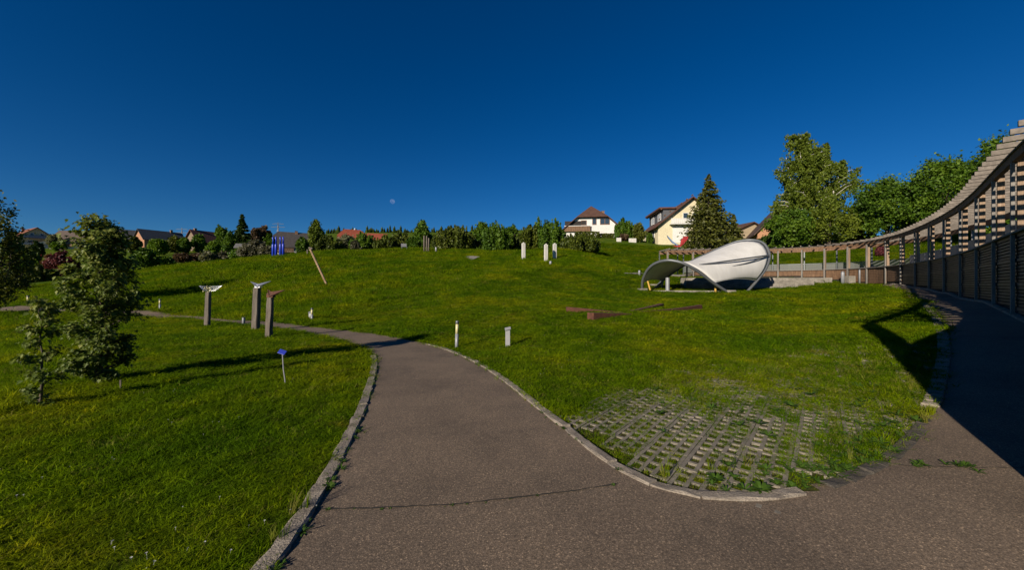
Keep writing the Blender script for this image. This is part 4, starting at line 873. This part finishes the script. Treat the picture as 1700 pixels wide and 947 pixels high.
plant(526, 420, 364, 14, 86, 'round', 'birch', 'tall slender tree above the leaning notched pole', clear=.12)
plant(503, 423, 394, 11, 72, 'round', 'green', 'round shrub right of the dark roofed house', **SH)
plant(780, 416, 392, 16, 72, 'round', 'dark', 'dark shrub filling the row right of the broad juniper', **SH)
# the valley on the left
plant(447, 424, 391, 11, 78, 'round', 'green', 'green tree just left of the blue columns', clear=.05)
plant(421, 431, 398, 21, 60, 'round', 'grey', 'large grey green shrub in front of the white shed', **SH)
plant(402, 431, 411, 15, 62, 'round', 'green', 'low green shrub left of the white shed', **SH)
plant(444, 430, 408, 12, 58, 'round', 'grey', 'greyish brown shrub left of the blue columns', **SH)
plant(402, 413, 356, 16, 115, 'conifer', 'dark', 'tall dark spruce behind the white shed', 'conifer_tree', lsz=.45, dens=1.2)
plant(368, 416, 374, 10, 118, 'round', 'green', 'slim green tree left of the tall spruce', clear=.1)
plant(382, 418, 386, 10, 105, 'round', 'green', 'pale stemmed tree beside the tall spruce', clear=.15, bark='birchbark')
plant(424, 406, 379, 9, 160, 'round', 'brown', 'brownish tree right of the tall spruce', clear=.1)
plant(438, 406, 377, 11, 165, 'round', 'brown', 'bare brown tree behind the white shed', clear=.1, dens=.7)
plant(375, 434, 419, 19, 64, 'round', 'grey', 'low grey shrub on the left slope of the mound', **SH)
plant(345, 435, 418, 10, 62, 'round', 'pale', 'pale silvery round shrub on the left slope', **SH)
plant(354, 424, 401, 10, 80, 'round', 'bright', 'small bright round tree above the silvery shrub', clear=.3)
plant(330, 413, 390, 12, 130, 'round', 'green', 'tree in front of the reddish brown roof', clear=.05)
plant(306, 416, 394, 9, 125, 'round', 'green', 'tree right of the small pylon', clear=.05)
plant(290, 414, 393, 11, 128, 'round', 'olive', 'olive tree left of the small pylon', clear=.05)
plant(264, 420, 396, 15, 120, 'round', 'bright', 'yellow green tree in front of the slate roofed house', clear=.05)
plant(304, 434, 420, 12, 80, 'round', 'brown', 'brownish hedge bush in the valley', **SH)
plant(330, 428, 421, 14, 84, 'round', 'brown', 'flat brown hedge at the back of the valley', **SH)
plant(224, 424, 393, 9, 108, 'round', 'olive', 'olive tree in front of the grey roofed house', clear=.05)
plant(240, 444, 412, 15, 68, 'round', 'green', 'green bush right of the young maple', **SH)
plant(275, 440, 426, 14, 70, 'round', 'green', 'low green bush on the slope right of the maple', **SH)
plant(100, 462, 417, 22, 66, 'round', 'purple', 'dark purple leaved bush left of the maple', lsz=.2, **SH)
plant(62, 468, 438, 19, 58, 'plume', 'olive', 'olive shrub left of the purple bush', dens=.7, **SH)
plant(48, 458, 420, 16, 68, 'round', 'bright', 'bright green shrub above the olive shrub', **SH)
plant(62, 425, 402, 8, 120, 'round', 'dark', 'dark bush in front of the yellow house garage', **SH)
plant(38, 440, 412, 14, 95, 'round', 'olive', 'olive bush below the yellow house', **SH)
plant(90, 413, 389, 9, 170, 'round', 'pale', 'pale round tree between the two left houses', clear=.1)
plant(98, 414, 402, 9, 160, 'round', 'green', 'green bush beside the brown roofed house', **SH)
plant(-12, 500, 325, 46, 25, 'round', 'olive', 'loose dark tree cut by the left picture edge', clear=.02, lsz=.10, dens=1.2, trunk=.1)
plant(20, 480, 445, 20, 44, 'round', 'dark', 'dark bush behind the tree at the left picture edge', **SH)
# clipped hedge
def hedge(px0, px1, top, base, y680, label, leaf='olive'):
    a = P(px0, base, y680); b = P(px1, base, y680); rg = np.random.default_rng(3); L = b[0] - a[0]; z0 = min(g1(a[0], a[1]), g1(b[0], b[1])); H = EYE - (top - HY) / 680 * y680 - z0; n = int(L * H * 90 + 1500)
    e = empty('hedge', (a[0], a[1], z0), 0, label, 'hedge'); q = rg.uniform(-1, 1, (n, 3)); f = np.argmax(np.abs(q), 1); q[np.arange(n), f] = np.sign(q[np.arange(n), f]) * rg.uniform(.85, 1.03, n)
    link('foliage', leaves_mesh('foliage', (q * .5 + .5) * [L, 1.5, H], np.full(n, .28), 0, 1.4, 4, np.clip(rg.normal(.5, .2, n), 0, 1)), LM[leaf], e)
    mb = MB()
    for k in range(int(L / .8)): mb.tube([(.4 + k * .8, .75, -.2), (.4 + k * .8 + .1, .75, H * .8)], [.04, .02], 5, False)
    mb.build('stems', M['bark'], e)
hedge(958, 995, 384.5, 404, 94, 'clipped rounded hedge in front of the white house')
hedge(995, 1026, 388, 404, 95, 'lower clipped hedge at the right of the white house')
# ------------------------------------------------------------------ young maples in front, with real lobed leaves
def maple_leaf():
    pts = [(0, 0), (.10, .16), (.34, .06), (.27, .24), (.50, .34), (.30, .44), (.36, .60), (.16, .56), (0, 1.0), (-.16, .56), (-.36, .60), (-.30, .44), (-.50, .34), (-.27, .24), (-.34, .06), (-.10, .16)]
    return np.array([(x, y - .0, -.35 * abs(x) - .12 * y * y) for x, y in pts])
ML = maple_leaf()
def maple(name, label, base, h, hw, nleaf, lsz, leaf, seed, nlimb=16, shape=None):
    rd = random.Random(seed); rg = np.random.default_rng(seed); e = empty(name, base, 0, label, 'tree'); mb = MB(); tips = []
    sp_ = limb(mb, (0, 0, -.1), (.02 * h, 0, h * .95), (.011 * h + .004), .004, .03, rd, 7, 8)
    for k in range(nlimb):
        t = .04 + .93 * (k + rd.random()) / nlimb; i = min(int(t * 7), 6); o = sp_[i].lerp(sp_[i + 1], t * 7 - i); a = k * 2.4 + rd.uniform(-.5, .5); L = hw * shape(t) * rd.uniform(.75, 1.2)
        tip = o + Vector((math.cos(a) * L, math.sin(a) * L, L * rd.uniform(.7, 1.7) * (.35 + .85 * t))); pts_ = limb(mb, o, tip, .007 * h * (1 - t * .7), .003, .05, rd, 4, 5)
        for q in range(5):
            f = rd.uniform(.25, 1); j = min(int(f * 4), 3); o2 = pts_[j].lerp(pts_[j + 1], f * 4 - j); d = Vector((math.cos(a + rd.uniform(-1.3, 1.3)), math.sin(a + rd.uniform(-1.3, 1.3)), rd.uniform(-.1, .9))) * L * rd.uniform(.2, .5); mb.tube([o2, o2 + d], [.004, .002], 4, False)
            for w in range(3): tips.append(o2 + d * ((w + 1) / 3))
        for w in range(4): tips.append(pts_[1 + w % 4])
    for dx, dy in ((-.035, 0), (.05, .02), (.01, -.03)):
        pts_ = limb(mb, sp_[5], (sp_[-1].x + dx * h, dy * h, h * rd.uniform(.96, 1.03)), .005 * h, .003, .03, rd, 4, 5); tips += pts_[1:] * 3
    tips += [sp_[-1]] * 3 + [sp_[-2]] * 2
    T = np.array([tuple(p) for p in tips]); n = nleaf; c = T[rg.integers(0, len(T), n)] + rg.normal(0, .028 * h ** .5, (n, 3))
    # leaf frames: stalk outward and down, blades facing up and out
    az = np.arctan2(c[:, 1], c[:, 0]) + rg.normal(0, .9, n); pit = -rg.uniform(.35, 1.45, n); y_ = np.stack([np.cos(az) * np.cos(pit), np.sin(az) * np.cos(pit), np.sin(pit)], 1); x_ = np.stack([-np.sin(az), np.cos(az), np.zeros(n)], 1); x_ += rg.normal(0, .25, (n, 3)); x_ -= y_ * (x_ * y_).sum(1)[:, None]; x_ /= np.linalg.norm(x_, axis=1)[:, None]; z_ = np.cross(x_, y_)
    sz = lsz * rg.uniform(.55, 1.2, n); V = c[:, None] + sz[:, None, None] * (ML[None, :, 0, None] * x_[:, None] + ML[None, :, 1, None] * y_[:, None] + ML[None, :, 2, None] * z_[:, None]); k = len(ML)
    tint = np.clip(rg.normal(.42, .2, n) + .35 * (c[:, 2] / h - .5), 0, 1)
    # two half blades per leaf, folded along the midrib
    b0 = (np.arange(n) * k)[:, None]; F1 = b0 + np.arange(0, 9)[None]; F2 = b0 + np.r_[0, np.arange(8, 16)][None]
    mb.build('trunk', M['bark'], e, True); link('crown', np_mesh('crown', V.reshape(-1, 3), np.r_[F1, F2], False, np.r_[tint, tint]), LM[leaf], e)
    return e
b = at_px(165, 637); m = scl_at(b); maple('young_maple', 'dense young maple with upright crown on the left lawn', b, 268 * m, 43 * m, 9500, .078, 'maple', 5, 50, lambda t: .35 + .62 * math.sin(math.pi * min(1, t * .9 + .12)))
b = at_px(68, 677); m = scl_at(b); maple('maple_sapling', 'thin sparse maple sapling left of the dense young maple', b, 174 * m, 29 * m, 900, .075, 'maple', 8, 16, lambda t: .62 * (1 - .35 * t))
# ------------------------------------------------------------------ houses
def house(name, label, px, base, y680, rz, w, d, eave, ridge, wallc, roofc, hip=None, over=.6, wins=(), chim=None, cat='house', balcony=None, dormer=None, extra=None, th=.22):
    q = P(px, base, y680); q[2] = min(g1(q[0], q[1]), q[2]); e = empty(name, q, R(rz), label, cat); hw, hd = w / 2, d / 2
    wm = M.setdefault('wall' + str(wallc), None) or wallmat('wall_plaster', wallc); M['wall' + str(wallc)] = wm; rm = M.setdefault('roof' + str(roofc), None) or roofmat('roof_tiles', roofc); M['roof' + str(roofc)] = rm
    sl = (ridge - eave) / hw; hipz = ridge if hip is None else eave + (ridge - eave) * hip; xh = (ridge - hipz) / sl
    poly = [(-hw, -2), (hw, -2), (hw, eave), (xh, hipz), (-xh, hipz), (-hw, eave)] if hip is not None else [(-hw, -2), (hw, -2), (hw, eave), (0, ridge), (-hw, eave)]
    MB().slab([(x, -hd, z - .05 if z > 0 else z) for x, z in poly], (0, d, 0)).build('wall', wm, e)
    ew = hw + over; ez = eave - over * sl; yf = hd + over; hd_in = 0 if hip is None else xh * .95
    mb = MB()
    for sx in (-1, 1):
        if hip is None: pl = [(sx * ew, -yf, ez), (sx * ew, yf, ez), (0, yf, ridge), (0, -yf, ridge)]
        else: pl = [(sx * ew, -yf, ez), (sx * ew, yf, ez), (sx * xh, yf, hipz), (0, yf - hd_in, ridge), (0, -yf + hd_in, ridge), (sx * xh, -yf, hipz)]
        mb.slab([Vector(p) + Vector((0, 0, .02)) for p in pl], (0, 0, th))
    if hip is not None:
        for sy in (-1, 1): mb.slab([(-xh, sy * yf, hipz + .04), (xh, sy * yf, hipz + .04), (0, sy * (yf - hd_in), ridge + .04)], (0, 0, th))
    roof = mb.build('roof', rm, e)
    if chim: MB().box((chim[0], chim[1], chim[2] - .8), (.7, .7, 1.8)).build('chimney', M['brownframe'], roof); MB().box((chim[0], chim[1], chim[2] + .16), (.85, .85, .1)).build('chimney_cap', M['steel'], roof)
    def win(face, u_, z, ww, hh, fm='whiteframe', nmul=1):
        def bx(mb, uu, zz, a, b, o0, o1):
            o = (o0 + o1) / 2; t = o1 - o0
            if face == 'F': mb.box((uu, -hd - o, zz), (a, t, b))
            elif face == 'L': mb.box((-hw - o, uu, zz), (t, a, b))
            elif face == 'R': mb.box((hw + o, uu, zz), (t, a, b))
            else: mb.box((dormer[0] - o if False else -dormer[4] - o, uu, zz), (t, a, b))
        fr = MB(); f = .12
        bx(fr, u_, z + hh / 2 - f / 2, ww, f, 0, .09); bx(fr, u_, z - hh / 2 + f / 2, ww, f, 0, .12)
        nn = max(1, nmul)
        for k in range(nn + 1): bx(fr, u_ - ww / 2 + f / 2 + (ww - f) * k / nn, z, f, hh - 2 * f - .004, 0, .08)
        wo_ = fr.build('window', M[fm], e); pn = MB(); bx(pn, u_, z, ww - f, hh - f, .0, .03); pn.build('pane', M['glass'], wo_)
    if dormer:   # y0, y1, z0, z1, distance of the face from the ridge line: a flat dormer in the left slope
        y0, y1, z0, z1, fx = dormer; zr = ridge - fx * sl
        MB().slab([(-fx, y0, zr - .3), (-fx, y0, z1), (-(ridge - z1) / sl + .3, y0, z1)], (0, y1 - y0, 0)).build('dormer', M['wall_slate'] if 'wall_slate' in M else M['steel'], e)
        MB().box((-(fx + (ridge - z1) / sl) / 2 - .2, (y0 + y1) / 2, z1 + .22), (fx - (ridge - z1) / sl + 1.3, y1 - y0 + .9, .34)).build('dormer_roof', rm, e); MB().box((-fx - .45, (y0 + y1) / 2, z1 - .02), (.25, y1 - y0 + .9, .14)).build('dormer_fascia', M['timber'], e)
    for wv in wins: win(*wv)
    if balcony:
        for (fc_, u0, u1, z, mat_) in balcony:
            mb = MB(); c = (u0 + u1) / 2; L = u1 - u0
            f = {'F': lambda uu, o, zz, a, t, b: ((uu, -hd - o, zz), (a, t, b)), 'L': lambda uu, o, zz, a, t, b: ((-hw - o, uu, zz), (t, a, b)), 'R': lambda uu, o, zz, a, t, b: ((hw + o, uu, zz), (t, a, b))}[fc_]
            mb.box(*f(c, .65, z, L, 1.3, .14)); mb.box(*f(c, 1.27, z + 1.02, L, .10, .1))
            n = max(3, int(L / .35))
            for k in range(n): mb.box(*f(u0 + L * (k + .5) / n, 1.27, z + .52, L / n * .86, .05, .86))
            mb.build('balcony', M[mat_], e)
    if extra: extra(e, q, hw, hd)
    return e
M['wall_slate'] = plain('slate_cladding', (.07, .075, .085), .7)
# white house with brown half-hipped roof
def white_extra(e, q, hw, hd):
    MB().box((-3.6, -hd - .5, 1.25), (6.2, .18, 1.3)).build('parapet', M['timber'], e, label='brown balcony parapet'); MB().box((-3.6, -hd - .5, 1.95), (6.3, .26, .12)).build('parapet_rail', M['whiteframe'], e)
    MB().box((-4.1, -hd - .05, 2.55), (5.0, .06, 1.3)).build('loggia_shade', M['back'], e)  # flat near-black panel on the wall: painted shade of the recess behind the parapet
house('white_house', 'white house with brown half-hipped tile roof on the hill', 979, 394, 106, -6, 12.6, 12, 1.7, 7.1, (.72, .71, .68), (.085, .040, .026), hip=.42, over=.9, wins=[('F', .5, 3.0, 1.0, 1.5, 'brownframe', 1), ('F', 3.0, 3.0, 2.3, 1.5, 'brownframe', 2), ('F', -2.0, 2.75, 1.3, 1.2, 'brownframe', 1)], chim=(3.2, -1.0, 6.3), extra=white_extra)
# yellow house: gable to the right, long side with slate dormer to the left
def yel_extra(e, q, hw, hd):
    MB().box((-2.2, -hd - .03, 1.4), (3.0, .06, 3.4)).build('garage_door', M['whiteframe'], e)
    for k in range(7): MB().bar((-hw - .9 + k * .0 + 1.0 + k * 1.05, -hd - .9, 4.0 + (k + .5) * .78), (-hw - .9 + 1.0 + k * 1.05, -hd - .1, 4.0 + (k + .5) * .78), .14, .18).build('purlin', M['timber'], e)
house('yellow_house', 'cream yellow house with brown roof, slate dormer and white balcony', 1131, 406, 88, -5, 13, 11.5, 3.3, 8.6, (.66, .59, .40), (.095, .040, .026), over=.9, wins=[('D', -2.6, 5.35, 1.9, 1.5, 'whiteframe', 2), ('D', 2.2, 5.35, 1.9, 1.5, 'whiteframe', 2), ('L', -2.2, 1.9, 2.2, 1.6, 'whiteframe', 2), ('L', 2.4, 1.9, 1.5, 1.4, 'whiteframe', 1), ('F', -1.2, 5.0, 1.1, 1.5, 'whiteframe', 1), ('F', .6, 5.0, 1.1, 1.5, 'whiteframe', 1), ('F', 3.2, 2.0, 1.5, 1.4, 'whiteframe', 1)], balcony=[('F', -4.4, 2.6, 3.35, 'whiteframe')], dormer=(-5.0, 4.9, 4.2, 6.6, 5.3), extra=yel_extra)
house('brown_roofed_house', 'steep brown roofed house half hidden behind the birch', 1290, 402, 84, -22, 9, 11, 1.6, 6.6, (.42, .22, .12), (.075, .045, .034), over=.7, wins=[('F', 0, 3.0, 1.2, 1.2, 'brownframe', 1)])
house('low_brown_house', 'low brown roof just right of the big conifer', 1222, 404, 96, 12, 12, 9, 1.5, 4.0, (.45, .36, .24), (.090, .045, .03), over=.6)
M['bluegrey'] = plain('blue_grey_rail', (.12, .17, .24), .6)
house('yellow_gabled_house', 'pale yellow gabled house with red roof at the far left', 53, 412, 180, 64, 10, 13, 4.4, 8.4, (.52, .45, .26), (.22, .075, .035), over=.8, wins=[('F', -1.8, 2.2, 1.4, 1.3), ('F', 1.8, 2.2, 1.4, 1.3), ('F', -1.4, 5.4, 1.2, 1.4), ('F', 1.4, 5.4, 1.2, 1.4), ('L', 0, 2.4, 1.3, 1.3)], balcony=[('F', -4.6, 2.0, .9, 'bluegrey'), ('F', -3.8, 3.8, 3.9, 'bluegrey')], chim=(-2.2, 1, 8.3))
def gar(e, q, hw, hd):
    for k in (-1.5, 1.5): MB().box((k, -hd - .04, .9), (2.4, .08, 2.2)).build('garage_door', M['bluegrey'], e)
house('garage', 'low garage with dark red roof beside the yellow gabled house', 74, 414, 176, 50, 6.0, 6, 2.4, 3.4, (.60, .58, .54), (.14, .05, .035), over=.3, cat='garage', extra=gar)
house('brown_gabled_house', 'white house with dark brown roof left of the maple', 126, 413, 178, 92, 8.5, 12, 3.4, 7.6, (.62, .60, .57), (.085, .058, .045), over=.9, wins=[('F', -1.5, 2.0, 1.2, 1.3), ('F', 1.5, 2.0, 1.2, 1.3), ('F', 0, 4.8, 1.6, 1.3), ('L', -3, 2, 1.4, 1.2), ('L', 2.5, 2, 1.4, 1.2)], balcony=[('L', -4.5, 4.5, .6, 'timber')])
house('hidden_house', 'small dark roof peeping out behind the maple', 167, 412, 178, 20, 7, 9, 3.2, 6.4, (.50, .47, .43), (.06, .05, .045), over=.6)
house('grey_house', 'grey house with broad dark grey roof right of the maple', 217, 413, 166, -42, 8.5, 12, 3.6, 7.3, (.30, .29, .29), (.055, .055, .06), over=.5, wins=[('R', -3.3, 3.0, 2.2, 1.5), ('R', 3, 1.6, 1.6, 2.6), ('R', 0, 1.4, 1.6, 1.4)])
house('slate_house', 'brick gabled house with slate blue roof and white end', 266, 412, 165, -24, 8, 13, 3.0, 6.8, (.40, .20, .11), (.040, .050, .066), over=.6, wins=[('F', -1, 2.4, 1.4, 1.4), ('R', -3, 1.8, 1.6, 1.3), ('R', 3, 1.8, 1.6, 1.3)], chim=(.2, 3.5, 7.6))
house('red_brown_barn', 'barn with long reddish brown roof left of the spruce', 343, 414, 150, -22, 8.5, 9.5, 2.4, 6.6, (.20, .15, .10), (.10, .035, .026), over=.6, chim=(.0, -3.6, 7.2))
def shed(e, q, hw, hd):
    pass
house('white_shed', 'long low white shed with grey roof before the spruce', 421, 416, 100, 118, 5.0, 6.4, 1.9, 2.9, (.70, .68, .63), (.16, .155, .15), over=.35, cat='shed', wins=[('L', -1.5, 1.2, .9, .6, 'steel', 1), ('L', 1.2, 1.2, .9, .6, 'steel', 1)])
house('dark_roofed_house', 'white house with large dark roof right of the blue columns', 488, 419, 118, -60, 8.0, 9.4, 2.1, 6.0, (.55, .53, .50), (.052, .046, .046), hip=.55, over=.8, wins=[('R', -2.6, 1.0, 1.2, 1.4), ('R', 0, 1.0, 1.2, 1.4), ('R', 2.4, 3.2, 1.3, 1.1)], chim=(.3, .6, 6.4), balcony=[('R', -4, 0, .1, 'timber')])
house('red_roofed_house', 'house with bright red tiled roof behind the shrubs', 585, 412, 140, -62, 9, 8.2, 2.4, 6.8, (.52, .46, .36), (.26, .055, .025), hip=.5, over=.6, chim=None)
house('red_roofed_annex', 'lower red roofed annex right of the red roof', 617, 413, 138, -72, 7.5, 9.0, 1.8, 5.6, (.52, .46, .36), (.25, .052, .025), over=.5)
# low white garden walls by the houses
for a, b, lab in ((1023.5, 1031, 'short low white wall left of the brown shrub'), (1044, 1056, 'low white wall between brown shrub and yellow house')):
    p0 = P(a, 404.5, 84); p1 = P(b, 404.5, 84); z = g1(p0[0], p0[1])
    o = MB().box(((p1[0] - p0[0]) / 2, 0, .3), (p1[0] - p0[0], .3, .9)).build('garden_wall', M['white'], bevel=.02, label=lab, cat='wall', group='low white garden walls'); o.location = (p0[0], p0[1], z)
# ------------------------------------------------------------------ pylons, mast
def pylon(px, base, top, y680, label):
    q = P(px, base, y680); q[2] = g1(q[0], q[1]); m = q[1] / F; H = EYE + (HY - top) * m - q[2]; e = empty('power_pylon', q, R(8), label, 'pylon', 'power pylons'); w = H * .08; mb = MB()
    for sx in (-1, 1):
        for sy in (-1, 1): mb.tube([(sx * w, sy * w, -1), (sx * w * .25, sy * w * .25, H * .7), (0, 0, H)], .16 * y680 / 400, 4)
    for k in range(9):
        z0 = H * .78 * k / 9; z1 = H * .78 * (k + 1) / 9; f0 = 1 - .8 * k / 9; f1 = 1 - .8 * (k + 1) / 9; mb.tube([(-w * f0, -w * f0, z0), (w * f1, -w * f1, z1)], .10 * y680 / 400, 4); mb.tube([(w * f0, -w * f0, z0), (-w * f1, -w * f1, z1)], .10 * y680 / 400, 4)
    mb.build('mast', M['steel'], e)
    for z, L in ((.66, 11 * m), (.88, 9 * m)):
        mb = MB(); mb.tube([(-L, 0, H * z), (L, 0, H * z)], .14 * y680 / 400, 4); mb.tube([(-L, 0, H * z), (0, 0, H * (z + .05)), (L, 0, H * z)], .10 * y680 / 400, 4); mb.build('cross_arm', M['steel'], e)
pylon(302, 404, 378, 330, 'smaller power pylon left of the reddish brown barn'); pylon(461.5, 404, 369, 300, 'larger power pylon above the blue columns')
q = P(589, 398, 260); q[2] = g1(q[0], q[1]); m = q[1] / F; H = EYE + (HY - 379) * m - q[2]
e = empty('antenna_mast', q, 0, 'thin white mast above the red roof', 'mast'); MB().tube([(0, 0, -1), (0, 0, H * .85), (0, 0, H)], [.5, .35, .1], 8).build('pole', M['whiteframe'], e); MB().tube([(0, 0, H * .7), (0, 0, H * .78)], .6, 8).build('collar', M['palegrey'], e)
# ------------------------------------------------------------------ far wood on the ridge
rg = np.random.default_rng(4); mb = MB(); V = []; Fc = []
for i in range(1500):
    px = rg.uniform(520, 905); yy = rg.uniform(395, 470); q = P(px, 400, yy); z = g1(q[0], q[1]) if i % 12 == 0 else None
    V.append((q[0], q[1]))
V2 = np.array(V); Zs = gz(V2[:, 0], V2[:, 1]); VV = []; FF = []
for (x_, y_), z in zip(V2, Zs):
    h_ = rg.uniform(4, 10) * (.6 + .6 * rg.uniform() ** 2); r_ = h_ * rg.uniform(.16, .26); b = len(VV)
    for lv_, (zz, rr_) in enumerate(((0, 1), (.35, .72), (.36, .95), (.68, .4), (.69, .6), (1, .02))):
        for k in range(5):
            a = k * 1.2566 + lv_ * .6 + rg.uniform(-.2, .2); VV.append((x_ + math.cos(a) * r_ * rr_ * rg.uniform(.75, 1.25), y_ + math.sin(a) * r_ * rr_, z + zz * h_))
    FF += [(b + l * 5 + k, b + l * 5 + (k + 1) % 5, b + (l + 1) * 5 + (k + 1) % 5, b + (l + 1) * 5 + k) for l in range(5) for k in range(5)]
tag(link('far_wood', np_mesh('far_wood', VV, FF, False, rg.uniform(0, 1, len(FF))), LM['dark']), 'dark conifer wood along the far ridge', 'woods', None, 'stuff')
# ------------------------------------------------------------------ the moon: a ball in the clear air, lit by the sun
q = Vector(P(651.5, 334.5, 9000)); mo, t, bs, out = new_mat('moon'); df = N(t, 'ShaderNodeBsdfDiffuse'); tr = N(t, 'ShaderNodeBsdfTransparent'); ad = N(t, 'ShaderNodeAddShader')
t.links.new(ramp(t, noise(t, .02, 4, .6, opos(t)), [(.4, (.02, .02, .02)), (.6, (.06, .058, .055))]), df.inputs['Color']); t.links.new(df.outputs[0], ad.inputs[0]); t.links.new(tr.outputs[0], ad.inputs[1]); t.links.new(ad.outputs[0], out.inputs['Surface'])
bm = bmesh.new(); bmesh.ops.create_uvsphere(bm, u_segments=32, v_segments=16, radius=4.0 / 680 * 9000); me = bpy.data.meshes.new('moon'); bm.to_mesh(me); bm.free(); me.polygons.foreach_set('use_smooth', [True] * len(me.polygons))
o = link('moon', me, mo, label='small pale half moon in the blue sky', cat='moon'); o.location = q
